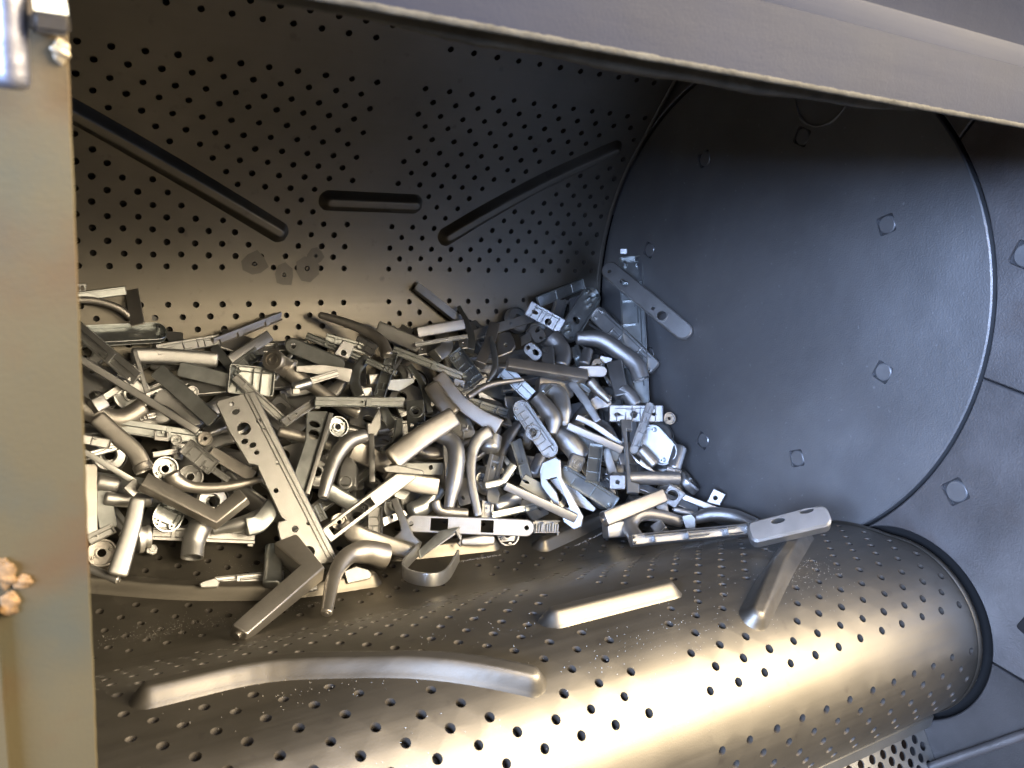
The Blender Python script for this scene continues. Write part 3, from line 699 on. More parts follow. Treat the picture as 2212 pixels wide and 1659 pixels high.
def pieces(S):
    """spec -> (matrix, [(part name, V, F, shade, parent index)])"""
    k = S['k']; out = []
    if k == 'lever':
        P = [Vector(p) for p in S['P']]; o = P[0].copy(); P = [p-o for p in P]; M = Matrix.Translation(o)
        W = S['W']; tr = S.get('t', .8); up = S['up']; sec = S.get('s', 'oval'); e0, e1 = S.get('e', (.2, .2))
        rect = sec == 'rect'
        V, F = sweep(P, W, tr, up, sec, S.get('sharp', False), e0, e1, S.get('hollow'))
        out.append(('grip', V, F, .75 if not rect else .5, -1))
        if S.get('sock') is not None:
            i, j = (0, 1) if S['sock'] == 0 else (-1, -2)
            d = (P[i]-P[j]).normalized(); w = W[i]; V = []; F = []; n = 24; u = d.orthogonal().normalized(); v2 = d.cross(u)
            for (rr, z) in ((.50, -.35), (.56, -.30), (.56, .02), (.50, .10), (.36, .10), (.34, -.02), (.25, -.04), (.25, .07), (.17, .07), (.17, -.12), (0.01, -.12)):
                for q in range(n): a = 2*math.pi*q/n; V.append(P[i]+d*z*w+(u*math.cos(a)+v2*math.sin(a))*rr*w)
            for r in range(10):
                for q in range(n): F.append((r*n+q, r*n+(q+1) % n, (r+1)*n+(q+1) % n, (r+1)*n+q))
            out.append(('socket', V, F, .6, -1))
        if S.get('tip') is not None:
            i, j = (0, 1) if S['tip'] == 0 else (-1, -2)
            d = (P[i]-P[j]).normalized(); w = W[i]
            V, F = tube(P[i]-d*w*.05, P[i]+d*w*.16, w*.2, 12); out.append(('screw_stub', V, F, .6, -1))
        return M, out
    M = frame_of(S); L, W, T = S['L'], S['W'], S.get('T', .004)
    ol = S['poly'] if 'poly' in S else rrect(L, W, S.get('r', .002))
    hs = [circle(u*1., v*1., rx, ry, 16) for (u, v, rx, ry) in S.get('h', [])]
    for (u0, u1, v0, v1) in S.get('win', []): hs.append([(u0, v0), (u1, v0), (u1, v1), (u0, v1)])
    hs += [list(q) for q in S.get('ph', [])]
    def okh(h): return all(inside(p, ol) for p in h)
    hs = [h for h in hs if okh(h)]
    if k == 'plate':
        V, F = slab(ol, hs, -T, 0, chamfer=S.get('c', min(T*.3, .0012))); out.append(('plate', V, F, .5, -1))
        for (u, v, rx, ry) in S.get('ring', []):
            V, F = boss(u, v, rx, -.0004, .0012, .78, 20, False); out.append(('ring', V, F, .6, 0))
        for (u0, v0, u1, v1) in S.get('ridge', []):
            a = Vector((u0, v0)); b = Vector((u1, v1)); d = (b-a).normalized(); q0 = Vector((-d.y, d.x))*.0010
            pts = [a+q0, b+q0, b-q0, a-q0]; V = [(p.x, p.y, z) for z in (-.0004, .0016) for p in pts]
            out.append(('ridge', V, [(0, 1, 2, 3), (7, 6, 5, 4)]+[(i, (i+1) % 4, (i+1) % 4+4, i+4) for i in range(4)], .5, 0))
        if S.get('rail'):
            for i, vv in enumerate(S['rail']):
                V, F = box(L*.01, L*.985, vv-.0011, vv+.0011, -.0004, .0026); out.append(('ridge', V, F, .5, 0))
        return M, out
    if k == 'tray':
        H = S.get('H', .009); t = S.get('wt', .0013)
        V, F = slab(ol, hs, -H, -H+.0018); out.append(('base', V, F, .5, -1))
        V, F = ringslab(ol, t, -H+.0016, 0); out.append(('rim', V, F, .5, 0))
        xs = [p[0] for p in ol]; Lx = max(xs); ww = W/2-t
        rb = []
        for (u0, v0, u1, v1) in S.get('ribs', []):
            a = Vector((u0, v0)); b = Vector((u1, v1)); d = (b-a).normalized(); nn = Vector((-d.y, d.x))*.0006
            q = [a+nn, b+nn, b-nn, a-nn]; z0, z1 = -H+.0017, -H*.38
            V = [(p.x, p.y, z) for z in (z0, z1) for p in q]; F = [(0, 1, 2, 3), (7, 6, 5, 4)]+[(i, (i+1) % 4+0, (i+1) % 4+4, i+4) for i in range(4)]
            out.append(('rib', V, F, .5, 0))
        for (u, v, r) in S.get('boss', []):
            V, F = boss(u, v, r, -H+.0016, .004 if S.get('post') else -.0004); out.append(('screw_post', V, F, .6, 0))
        for (u, v, rx, ry) in S.get('ring', []):
            V, F = boss(u, v, rx, -H+.0016, -H*.45, .8, 22, False); out.append(('hub', V, F, .6, 0))
        return M, out
    if k == 'rail':
        H = S.get('H', W*.5); sd = S.get('sd', 0); rg = random.Random(sd)
        t = W*.11
        ps = [(-W/2, 0), (-W/2+t, 0), (-W/2+t, -H+t), (-W*.08, -H+t), (-W*.08, -H*.45), (W*.08, -H*.45), (W*.08, -H+t), (W/2-t, -H+t), (W/2-t, -H*.2), (W/2, -H*.2), (W/2, -H), (-W/2, -H)]
        if sd % 3 == 1: ps = [(-W/2, 0), (-W/2+t, 0), (-W/2+t, -H*.5), (W*.1, -H*.5), (W*.1, -H*.1), (W/2, -H*.1), (W/2, -H*.5-t), (W*.2, -H*.5-t), (W*.2, -H), (-W/2, -H)]
        if sd % 3 == 2: ps = [(-W/2, 0), (-W/4, 0), (-W/4, -H*.3), (W/4, -H*.3), (W/4, 0), (W/2, 0), (W/2, -H), (W*.3, -H), (W*.3, -H*.7), (-W*.3, -H*.7), (-W*.3, -H), (-W/2, -H)]
        m = len(ps); V = [(x, y, z) for x in (0, L) for (y, z) in ps]; F = [(i, (i+1) % m, (i+1) % m+m, i+m) for i in range(m)]+[tuple(range(m))[::-1], tuple(range(m, 2*m))]
        out.append(('channel', V, F, .5, -1))
        if S.get('teeth'):
            for i in range(9):
                V, F = box(L*(.04+.105*i), L*(.04+.105*i)+L*.05, -W*.5, W*.25, -H*.45, H*.05); out.append(('tooth', V, F, .5, 0))
        nb = rg.randint(1, 3)
        for i in range(nb):
            u = L*rg.uniform(.1, .9); V, F = box(u, u+L*rg.uniform(.03, .07), -W/2+t, W/2-t, -H*.6, -H*.02); out.append(('web', V, F, .5, 0))
        if rg.random() < .7:
            u = L*rg.choice((.0, .93)); V, F = box(u-.0, u+L*.06, -W*.72, -W/2+t*.2, -H*.7, -H*.3); out.append(('lug', V, F, .5, 0))
        if rg.random() < .5:
            u = L*rg.uniform(.3, .8); V, F = tube((u, 0, -H*.6), (u, 0, H*.35), W*.09, 12); out.append(('peg', V, F, .6, 0))
        return M, out
    if k == 'cup':      # round rose seen into its hollow, W = diameter
        r = W/2; n = 36; H = S.get('H', r*.55); V = []; F = []
        pr = ((r*.86, -H), (r*.97, -H*.8), (r, -H*.1), (r*.97, 0), (r*.88, 0), (r*.84, -H*.75), (r*.42, -H*.8), (r*.42, -H*.3), (r*.30, -H*.3), (r*.30, -H))
        for (rr, z) in pr:
            for i in range(n): a = 2*math.pi*i/n; V.append((rr*math.cos(a), rr*math.sin(a), z))
        for q in range(len(pr)-1):
            for i in range(n): F.append((q*n+i, q*n+(i+1) % n, (q+1)*n+(i+1) % n, (q+1)*n+i))
        out.append(('shell', V, F, .6, -1))
        for a in (0.5, 3.7):
            V, F = boss(r*.62*math.cos(a), r*.62*math.sin(a), r*.13, -H*.78, -H*.1); out.append(('screw_post', V, F, .6, 0))
        return M, out
def outward(me):
    bm = bmesh.new(); bm.from_mesh(me); bmesh.ops.recalc_face_normals(bm, faces=bm.faces); bm.to_mesh(me); bm.free()
def make(S):
    M, parts = pieces(S); name = S['name']; root = None
    single = len(parts) == 1
    mt = MATS[S.get('m', 'z')]
    if not single:
        root = bpy.data.objects.new(name, None); COL.objects.link(root); root.matrix_world = M; root.empty_display_size = .01
    objs = []
    for (pn, V, F, sh, par) in parts:
        me = bpy.data.meshes.new(pn); me.from_pydata([tuple(v) for v in V], [], F); me.validate(); outward(me)
        bm = bmesh.new(); bm.from_mesh(me)
        if sh <= .5 and len(me.polygons) < 400:
            es = [e for e in bm.edges if len(e.link_faces) == 2 and e.calc_face_angle(0) > .9]
            if es: bmesh.ops.bevel(bm, geom=es, offset=.00055, segments=1, affect='EDGES', clamp_overlap=True)
        for f in bm.faces: f.smooth = True
        for e in bm.edges: e.smooth = len(e.link_faces) == 2 and e.calc_face_angle(0) < sh
        bm.to_mesh(me); bm.free()
        me.materials.append(mt)
        if single:
            o = bpy.data.objects.new(name, me); COL.objects.link(o); o.matrix_world = M; root = o
        else:
            o = bpy.data.objects.new(pn, me); COL.objects.link(o)
            o.parent = objs[par] if par >= 0 and S['k'] == 'none' else root
        objs.append(o)
    if S.get('text'):        # faint stamped letters near the left end, turned along the short side
        cu = bpy.data.curves.new('stamp', 'FONT'); cu.body = S['text']; cu.size = S['W']*.34; cu.extrude = .00008; cu.align_x = 'CENTER'
        to = bpy.data.objects.new('stamp', cu); me = bpy.data.meshes.new_from_object(to); bpy.data.objects.remove(to)
        me.materials.clear(); me.materials.append(M_zinc)
        o = bpy.data.objects.new('stamped_letters', me); COL.objects.link(o); o.parent = root
        loc = Matrix.Translation(Vector((S['L']*.125, 0, .00006))) @ Matrix.Rotation(math.pi/2, 4, 'Z')
        if single: o.matrix_local = loc
        else: o.matrix_local = loc
    root['label'] = S['label']; root['category'] = S['cat']
    if S.get('group'): root['group'] = S['group']
    return root

# every casting whose shape can be made out: world-space frame, size and features
SPECS = [
dict(k='plate', m='a', name='bracket', label='small pale clip with square windows touching the tan post, highest at far left', x=(.9996,.0222,.0198), n=(.0166,-.9685,.2486), o=(-.7909,.3049,-.0506), L=.0209, W=.0113, poly=((.0005,.005),(.0211,.0046),(.0198,-.0048),(-.0003,-.0048)), h=((.0111,-.0008,.002,.0028),(.0162,-.0009,.002,.0028),(.0061,-.0007,.002,.0028)), T=.0025),
dict(k='plate', m='g', name='handle_plate', label='dark flat bar at far left leaning on the back wall above the curved handle', x=(.9894,.0839,.1183), n=(.0555,-.9726,.2257), o=(-.794,.2976,-.0614), L=.0668, W=.0106, rail=(.004,), r=.0008, T=.0025, c=.0008),
dict(k='plate', m='d', name='handle_plate', label='dark upright plate at far left, end piece behind the open trough', x=(.0336,-.6953,-.718), n=(-.3563,-.6795,.6414), o=(-.7213,.3127,-.0544), L=.0489, W=.0159, r=.0013, T=.0025),
dict(k='lever', m='d', name='door_handle', label='thin dark curved handle arching at far left under the leaning bar', P=((-.794,.2989,-.0642),(-.7651,.2985,-.0644),(-.7392,.2957,-.0725),(-.7246,.2927,-.0852)), W=(.0087,.0088,.0088,.0088), up=(-.1013,-.9644,.2441), s='oval', t=.8),
dict(k='lever', m='d', name='door_handle', label='fat dark round handle deep in the pile at far left below the cut block', P=((-.8044,.21,-.1513),(-.7733,.1991,-.1701),(-.7489,.1951,-.1758),(-.7244,.2007,-.1644)), W=(.0227,.0226,.0226,.0228), up=(-.1008,-.9317,.349), s='oval', t=.8),
dict(k='cup', m='d', name='rosette', label='dark bell shaped cup near the foot of the tan post', x=(.9864,-.0793,-.144), n=(.0014,-.872,.4896), o=(-.7831,.1025,-.2896), L=.0236, W=.0295, c=(290,1130)),
dict(k='tray', m='g', name='handle_plate', label='tall open channel standing against the round disc', x=(-.1769,-.5006,-.8474), n=(-.621,-.6112,.4907), o=(-.0111,.244,.0133), L=.2371, W=.0373, r=.0056, H=.012, wt=.0017, ribs=((.0413,-.0157,.0413,.0157),(.0413,.0029,.0828,.0029),(.071,-.0157,.071,.0157),(.071,.0069,.1097,.0069),(.1095,-.0157,.1095,.0037),(.1611,-.0157,.1611,.0157),(.1611,-.0109,.1951,-.0109),(.1889,-.0157,.1889,.0157),(.1889,-.0105,.2205,-.0105),(.0285,.0112,.2087,.0112)), boss=((.0105,.0093,.0032),(.2267,-.0093,.0032),(.0105,-.0093,.0032))),
dict(k='plate', m='z', name='handle_plate', label='small square lug on top of the tall open channel', x=(.0364,-.2027,-.9786), n=(-.612,-.7786,.1385), o=(-.0106,.264,.0204), L=.0087, W=.0112, r=.0009, T=.0025),
dict(k='lever', m='a', name='door_handle', label='smooth lozenge shaped grey handle lying level below the far left trough', P=((-.7313,.2495,-.1188),(-.6914,.2495,-.1214),(-.6344,.244,-.1272)), W=(.0193,.0194,.0195), up=(-.1683,-.9401,.2964), s='soft', t=.6),
dict(k='plate', m='g', name='handle_plate', label='greenish plate lying level under the lozenge shaped handle', x=(.9336,-.2781,-.226), n=(-.2438,-.9551,.1684), o=(-.6818,.2363,-.1331), L=.0625, W=.0181, r=.0036, T=.0027),
dict(k='rail', m='a', name='metal_strip', label='small double rail below the longest bright bar', x=(.9873,.1249,.0983), n=(.0787,-.9215,.3803), o=(-.741,.1878,-.1751), L=.0279, W=.008, sd=84, H=.004),
dict(k='rail', m='g', name='metal_strip', label='dark strip with a square hole bracket left of the big plate', x=(.9626,-.19,-.1931), n=(-.0855,-.8895,.4489), o=(-.7557,.1849,-.179), L=.0913, W=.0159, sd=1, H=.008),
dict(k='lever', m='a', name='door_handle', label='short thin bar under the lock case left of the big plate', P=((-.7226,.1655,-.2103),(-.6925,.1674,-.2092)), W=(.0066,.0066), up=(-.155,-.9056,.3948), s='rect', t=.8, e=(.06,.06)),
dict(k='cup', m='z', name='rosette', label='second round cup, right of the pale one and half covered by the thin curved lever', x=(.9769,-.2109,-.0349), n=(-.1854,-.9172,.3526), o=(-.6854,.147,-.2347), L=.0246, W=.0283, c=(1115,425)),
dict(k='lever', m='a', name='door_handle', label='blunt round handle near the tan post above the bright oval one', P=((-.7828,.1455,-.2269),(-.7602,.1421,-.2336)), W=(.0181,.0181), up=(-.0949,-.9012,.4229), s='oval', t=.8),
dict(k='lever', m='a', name='door_handle', label='bright oval handle tip left of the pale paddle lever', P=((-.7765,.1311,-.2402),(-.7568,.1295,-.2449),(-.729,.1278,-.2482)), W=(.0148,.0148,.0149), up=(-.1126,-.8914,.439), s='oval', t=.8),
dict(k='plate', m='g', name='handle_plate', label='grey upright plate left of the pale paddle lever', x=(.0595,-.5741,-.8167), n=(-.081,-.8182,.5692), o=(-.7775,.1385,-.2333), L=.0422, W=.018, r=.0014, T=.0027),
dict(k='rail', m='g', name='metal_strip', label='dark flat strip between the curved lever and back wall', x=(.9194,-.3295,-.2146), n=(-.2425,-.9047,.3504), o=(-.4876,.2746,-.1133), L=.0659, W=.014, sd=2, H=.007),
dict(k='plate', m='z', name='handle_plate', label='tiny plate with studs behind the thick square handle', x=(.6597,-.6651,-.3499), n=(-.6669,-.7328,.1354), o=(-.3746,.2863,-.1044), L=.0184, W=.0108, r=.0009, T=.0025),
dict(k='lever', m='d', name='door_handle', label='smooth brown tube deep between largest plate and keyhole plate', P=((-.5812,.1653,-.1954),(-.5493,.1543,-.2039),(-.5211,.1436,-.2136)), W=(.0133,.0133,.0134), up=(-.3003,-.8744,.381), s='oval', t=.8),
dict(k='tray', m='g', name='handle_plate', label='dark open trough plate with one round end, resting against the back wall at far left', x=(.9943,.1066,-.0071), n=(.0683,-.5839,.8089), o=(-.7845,.2697,-.0968), L=.0984, W=.0266, r=.012, H=.0085, wt=.0012, boss=((.0075,.0066,.0027),(.0909,-.0066,.0027),(.0075,-.0066,.0027),(.0909,.0066,.0027))),
dict(k='rail', m='d', name='metal_strip', label='long thin double edged strip rising to the right against the back wall', x=(.8936,.407,.1891), n=(.3988,-.9134,.0811), o=(-.6358,.2556,-.1086), L=.1082, W=.0116, sd=13, H=.0058),
dict(k='plate', m='a', name='handle_plate', label='short pale bar running into the cut block at far left', x=(-.8455,-.2746,-.4581), n=(.0663,-.9051,.42), o=(-.7307,.2239,-.1368), L=.0485, W=.0078, r=.0006, T=.0025),
dict(k='lever', m='a', name='door_handle', label='short bright curved strap under the dark diagonal plate on the left', P=((-.7107,.2136,-.1556),(-.6935,.2054,-.162),(-.6793,.1933,-.1734),(-.6756,.1819,-.1868)), W=(.0182,.0182,.0181,.018), up=(-.0961,-.9237,.3708), s='rect', t=.25, e=(.06,.06)),
dict(k='plate', m='a', name='bracket', label='small bright square bracket on the dark strip left of the big plate', x=(.9651,-.1277,-.2285), n=(-.0644,-.9619,.2658), o=(-.7204,.1701,-.1868), L=.0172, W=.0133, poly=((-.0002,.0035),(.0025,.004),(.0038,-.0019),(.014,-.0014),(.0127,.0045),(.0155,.005),(.0175,-.0064),(.002,-.0072)), h=((.0082,.0013,.0018,.0018),), T=.0025),
dict(k='plate', m='d', name='handle_plate', label='dark bar behind the big plate beside the narrow stem', x=(.7482,-.4778,-.4603), n=(-.2225,-.8343,.5045), o=(-.6613,.1585,-.2097), L=.0568, W=.0146, r=.0012, T=.0025),
dict(k='cup', m='z', name='rosette', label='pale round cup with two screw posts, left part of pile', x=(.9934,-.0356,-.1094), n=(.0249,-.8617,.5068), o=(-.7112,.1512,-.2226), L=.0243, W=.0282, c=(882,345)),
dict(k='plate', m='d', name='handle_plate', label='dark upright plate touching the tan post at middle height', x=(-.0841,-.5721,-.8158), n=(.0302,-.8198,.5718), o=(-.7863,.1516,-.2077), L=.0575, W=.0129, r=.001, T=.0025),
dict(k='plate', m='a', name='handle_plate', label='bright short plate end touching the tan post', x=(-.0573,-.4904,-.8696), n=(-.0225,-.8702,.4922), o=(-.7906,.1199,-.2528), L=.0202, W=.0122, r=.001, T=.0025),
dict(k='rail', m='a', name='metal_strip', label='long level rail at the lower edge of the pile on the left', x=(.973,-.199,-.1172), n=(-.1211,-.8717,.4748), o=(-.732,.1119,-.2798), L=.109, W=.0149, sd=2, H=.0075),
dict(k='lever', m='z', name='door_handle', label='tapering smooth lever running right from the stubby elbow', P=((-.6719,.097,-.2805),(-.6402,.0927,-.273),(-.6105,.0915,-.2636)), W=(.009,.0161,.0168), up=(-.2249,-.8555,.4665), s='oval', t=.8),
dict(k='lever', m='d', name='door_handle', label='broad smooth bar sloping down right behind the thin bright rod', P=((-.4993,.1329,-.2142),(-.4715,.1228,-.2272),(-.4402,.1114,-.2386)), W=(.0246,.0248,.025), up=(-.3733,-.8375,.3991), s='rect', t=.8, e=(.06,.06)),
dict(k='plate', m='z', name='bracket', label='flat bar with a hole behind the Y shaped arm', x=(.9737,.1262,.1898), n=(-.0006,-.8312,.556), o=(-.4775,.0734,-.2902), L=.0359, W=.0112, poly=((.0029,.0056),(.0338,.0038),(.036,-.0041),(.0002,-.0053)), h=((.0143,.0019,.0026,.0026),), T=.0025),
dict(k='lever', m='g', name='door_handle', label='rounded dark stub end under the open slotted frame', P=((-.5422,.1047,-.2484),(-.5253,.096,-.2588),(-.5067,.0868,-.2693)), W=(.0193,.0193,.0194), up=(-.3308,-.8344,.4409), s='soft', t=.6),
dict(k='rail', m='g', name='metal_strip', label='dark rail behind the bracket with the countersunk hole', x=(.8379,-.4434,-.3183), n=(-.2822,-.8511,.4428), o=(-.5139,.2759,-.1084), L=.0847, W=.0095, sd=0, H=.0048),
dict(k='rail', m='z', name='metal_strip', label='small ribbed end piece just left of the long curved round lever', x=(.7428,-.572,-.348), n=(-.544,-.8186,.1844), o=(-.4503,.2629,-.1152), L=.0293, W=.0167, sd=52, H=.0084),
dict(k='lever', m='d', name='door_handle', label='trumpet shaped lever flaring at its upper left end', P=((-.5538,.2304,-.131),(-.5492,.221,-.1417),(-.5284,.2069,-.1542),(-.4988,.1851,-.1736),(-.4757,.1697,-.1835)), W=(.0277,.0216,.0155,.0149,.0155), up=(-.3176,-.8907,.3253), s='oval', t=.8),
dict(k='cup', m='g', name='rosette', label='dark rosette with a small eye deep right of the keyhole plate', x=(.9958,-.0099,-.0911), n=(.0403,-.8456,.5323), o=(-.5064,.1606,-.1947), L=.0278, W=.027, c=(700,1380)),
dict(k='lever', m='a', name='door_handle', label='smooth round stub left of the large triangular bracket', P=((-.2614,.0787,-.2573),(-.2369,.0949,-.2383)), W=(.0156,.0158), up=(-.5396,-.7467,.389), s='oval', t=.8),
dict(k='lever', m='g', name='door_handle', label='dark wide handle in the hollow left of the small bent handle', P=((-.4408,.0744,-.2819),(-.4193,.0775,-.2772),(-.3965,.0881,-.2598)), W=(.0232,.0234,.0237), up=(-.4195,-.7937,.4404), s='oval', t=.8),
dict(k='plate', m='z', name='handle_plate', label='long flat grey bar with one hole sloping up to the white tray', x=(.9731,.1523,.1728), n=(.0176,-.7974,.6032), o=(-.2703,.2583,-.1114), L=.1157, W=.0149, h=((.0715,0,.0025,.0025),), r=.0012, T=.0025),
dict(k='plate', m='d', name='handle_plate', label='dark plate with two round holes under the white tray', x=(.238,-.8414,-.4852), n=(-.7719,-.4671,.4313), o=(-.1686,.2601,-.1029), L=.0284, W=.021, h=((.0102,.0052,.0034,.0053),(.0238,.0005,.0025,.0025)), r=.0084, T=.0032),
dict(k='tray', m='d', name='handle_plate', label='dark oval dish right of the dark two hole plate', x=(.9475,.189,.2579), n=(-.0092,-.7901,.6129), o=(-.1532,.2419,-.1113), L=.0256, W=.0185, r=.0092, H=.0059, wt=.0009),
dict(k='plate', m='a', name='handle_plate', label='pale half round plate behind the bow shaped handle', x=(-.4329,-.7351,-.5218), n=(-.4639,-.3147,.8281), o=(-.2123,.2578,-.1079), L=.0523, W=.0302, poly=((.0048,-.0169),(-.0001,-.006),(.0007,.0038),(.0146,.01),(.0299,.0135),(.0406,.0086),(.0454,-.0006),(.05,-.0126)), h=((.0278,-.0009,.003,.003),), T=.0045),
dict(k='lever', m='a', name='door_handle', label='plain square bar handle with pale top face, below the long thin rising strip', P=((-.6235,.236,-.1273),(-.566,.27,-.1068)), W=(.0146,.0151), up=(-.1607,-.9334,.3207), s='rect', t=.8, e=(.06,.06)),
dict(k='tray', m='z', name='handle_plate', label='small ribbed channel with open cells beside the far left trough', x=(.9827,.1621,.0892), n=(.0949,-.8554,.5093), o=(-.7036,.247,-.112), L=.077, W=.0135, r=.0011, H=.005, wt=.0009, ribs=((.0144,-.0057,.0144,.0013),(.0144,.0005,.0225,.0005),(.0322,-.0057,.0322,.0057),(.0322,-.0039,.0421,-.0039),(.0495,-.0057,.0495,.0057),(.0579,-.0057,.0579,.0057),(.0579,.0015,.0658,.0015),(.0092,.004,.0678,.004))),
dict(k='plate', m='g', name='handle_plate', label='short dark plate hanging down from the small ribbed channel', x=(.406,-.727,-.5537), n=(-.435,-.6866,.5826), o=(-.6377,.2524,-.1117), L=.0425, W=.0111, r=.0009, T=.0025),
dict(k='rail', m='z', name='metal_strip', label='long pale strip with a screw hole sloping down right beside the tan post, uppermost there', x=(.61,-.588,-.5312), n=(-.4798,-.8076,.3429), o=(-.7884,.2706,-.0868), L=.0928, W=.0167, sd=1, H=.0084),
dict(k='plate', m='a', name='handle_plate', label='thin pale upright rod plate between trough and long bright bar', x=(.1634,-.5286,-.833), n=(-.1092,-.8488,.5172), o=(-.7282,.2423,-.1109), L=.0584, W=.0052, r=.0004, T=.0025),
dict(k='plate', m='a', name='bracket', label='little notched end piece at the foot of the thin upright rod plate', x=(.9034,.1958,.3815), n=(.0268,-.9137,.4054), o=(-.7231,.2042,-.156), L=.0215, W=.0096, poly=((.0023,.0051),(.0194,.0027),(.0215,-.0006),(.0165,0),(.0145,-.0024),(.0129,.0006),(.0096,-.0004),(.006,.0002),(.0039,-.0036),(-.0001,-.0014)), T=.0025),
dict(k='lever', m='a', name='door_handle', label='longest bright narrow bar, sloping down right across the left of the pile', P=((-.79,.2387,-.1134),(-.7294,.2037,-.1521),(-.6735,.166,-.1875)), W=(.0084,.0083,.0082), up=(-.0654,-.9313,.3582), s='rect', t=1.2, e=(.06,.06)),
dict(k='lever', m='a', name='door_handle', label='bright cut block end close to the tan post', P=((-.7794,.187,-.1562),(-.7669,.1936,-.1521)), W=(.0157,.0158), up=(-.0339,-.9308,.364), s='rect', t=.8, e=(.06,.06)),
dict(k='cup', m='a', name='rosette', label='small bright half hidden ring beside the plain dark diagonal plate', x=(.9971,-.0542,-.0524), n=(-.0315,-.9312,.3632), o=(-.6716,.2077,-.1537), L=.0131, W=.0149, c=(1130,1100)),
dict(k='rail', m='g', name='metal_strip', label='dark strip piece beside the square neck with spring socket', x=(.8171,.4727,.33), n=(.2028,-.7715,.603), o=(-.6229,.2222,-.1346), L=.0482, W=.0153, sd=53, H=.0077),
dict(k='tray', m='g', name='handle_plate', label='dark open box plate behind the corner of pale rails', x=(.9825,-.1472,-.1145), n=(-.1004,-.935,.3401), o=(-.6286,.2138,-.1411), L=.0545, W=.0356, r=.0029, H=.0115, wt=.0016, ribs=((.0117,-.015,.0117,.015),(.0293,-.015,.0293,.015),(.0389,-.015,.0389,.015),(.0066,.0107,.048,.0107))),
dict(k='lever', m='d', name='door_handle', label='long dark rounded lever ending in a round eye, left part of pile', P=((-.777,.1834,-.1663),(-.7588,.1701,-.1844),(-.7415,.1565,-.2011),(-.7349,.1441,-.2172)), W=(.019,.0189,.0188,.0188), up=(-.1127,-.9166,.3837), s='soft', t=.6, sock=1),
dict(k='rail', m='z', name='metal_strip', label='thin grooved strip below the slim white fork', x=(.9759,.1782,.1259), n=(.1212,-.9225,.3665), o=(-.7913,.1552,-.1993), L=.0386, W=.0071, sd=15, H=.0036),
dict(k='plate', m='z', name='bracket', label='small lug with a rivet beside the pale paddle lever', x=(.9927,.0802,.0906), n=(-.0018,-.7386,.6742), o=(-.741,.0997,-.2942), L=.0128, W=.0125, poly=((.0008,.0018),(.005,.0054),(.0105,.005),(.0128,0),(.0103,-.0048),(.0056,-.0058),(0,-.0017)), ring=((.0078,.0011,.0039,0),), T=.0025),
dict(k='tray', m='g', name='handle_plate', label='round ended open plate with two screw posts under the mitred lever', x=(-.5272,-.4658,-.7107), n=(.0697,-.8572,.5102), o=(-.7051,.1218,-.2489), L=.0365, W=.0313, r=.0157, H=.0101, wt=.0014, ribs=((.0118,-.0132,.0118,.0132),(.0263,-.0132,.0263,.0132),(.0263,-.0055,.032,-.0055),(.0044,.0094,.0321,.0094)), boss=((.0088,.0078,.0031),(.0277,-.0078,.0031),(.0088,-.0078,.0031),(.0277,.0078,.0031))),
dict(k='lever', m='g', name='door_handle', label='dark eight sided stub handle tucked left of the big plate', P=((-.6383,.0861,-.2753),(-.6227,.0863,-.2726),(-.604,.0936,-.2561)), W=(.0212,.0212,.0213), up=(-.2444,-.852,.463), s='rect', t=.8, e=(.06,.06)),
dict(k='lever', m='a', name='door_handle', label='thin round bar at the lowest left, tip pointing right', P=((-.7991,.0876,-.296),(-.7854,.0758,-.2997),(-.7723,.0647,-.3031)), W=(.0095,.0094,.0094), up=(-.0834,-.8587,.5057), s='oval', t=.8, tip=1),
dict(k='lever', m='g', name='door_handle', label='dark rounded stub behind the L lever at the belt', P=((-.6106,.0676,-.2949),(-.6302,.0081,-.3066)), W=(.0203,.0193), up=(-.2522,-.8231,.5088), s='soft', t=.6),
dict(k='plate', m='z', name='bracket', label='upright block with a ringed oval socket right of the round elbow lever', x=(.2936,.6471,.7036), n=(-.4491,-.5564,.6991), o=(-.5163,.0993,-.2466), L=.0444, W=.0243, poly=((.0445,.0011),(.0273,-.01),(-.0012,-.0116),(.0022,.0115),(.0257,.009)), ring=((.0047,.0015,.0084,0),), T=.014),
dict(k='tray', m='a', name='handle_plate', label='upright channel with two windows below the open slotted frame', x=(-.1983,-.6174,-.7612), n=(-.2742,-.7107,.6479), o=(-.4838,.083,-.2711), L=.0367, W=.017, r=.0014, H=.0055, wt=.0009, ribs=((.013,-.0071,.013,.0071),(.013,.0034,.0165,.0034),(.0237,-.0071,.0237,.0071),(.0237,-.0028,.0294,-.0028),(.0044,.0051,.0323,.0051))),
dict(k='rail', m='g', name='metal_strip', label='little rail end beside the right edge of the largest plate', x=(.3143,-.5427,-.7789), n=(-.3978,-.8203,.411), o=(-.5556,.0913,-.2623), L=.0206, W=.0096, sd=23, H=.0048),
dict(k='plate', m='g', name='handle_plate', label='round ended greenish plate with one hole, upper middle left', x=(.8346,-.4496,-.3183), n=(-.4018,-.8921,.2067), o=(-.546,.2623,-.1139), L=.0811, W=.0204, h=((.0107,.0004,.0037,.0037),), r=.0102, T=.006),
dict(k='lever', m='a', name='door_handle', label='square bar with a bright right end against the back wall', P=((-.359,.2668,-.1075),(-.2817,.2727,-.099)), W=(.0157,.0162), up=(-.3349,-.8946,.2959), s='rect', t=.8, e=(.06,.06)),
dict(k='lever', m='z', name='door_handle', label='thin curved horn edge left of the trumpet shaped lever', P=((-.5745,.2094,-.146),(-.5451,.2405,-.1235)), W=(.0059,.0061), up=(-.2818,-.9098,.3047), s='oval', t=.8),
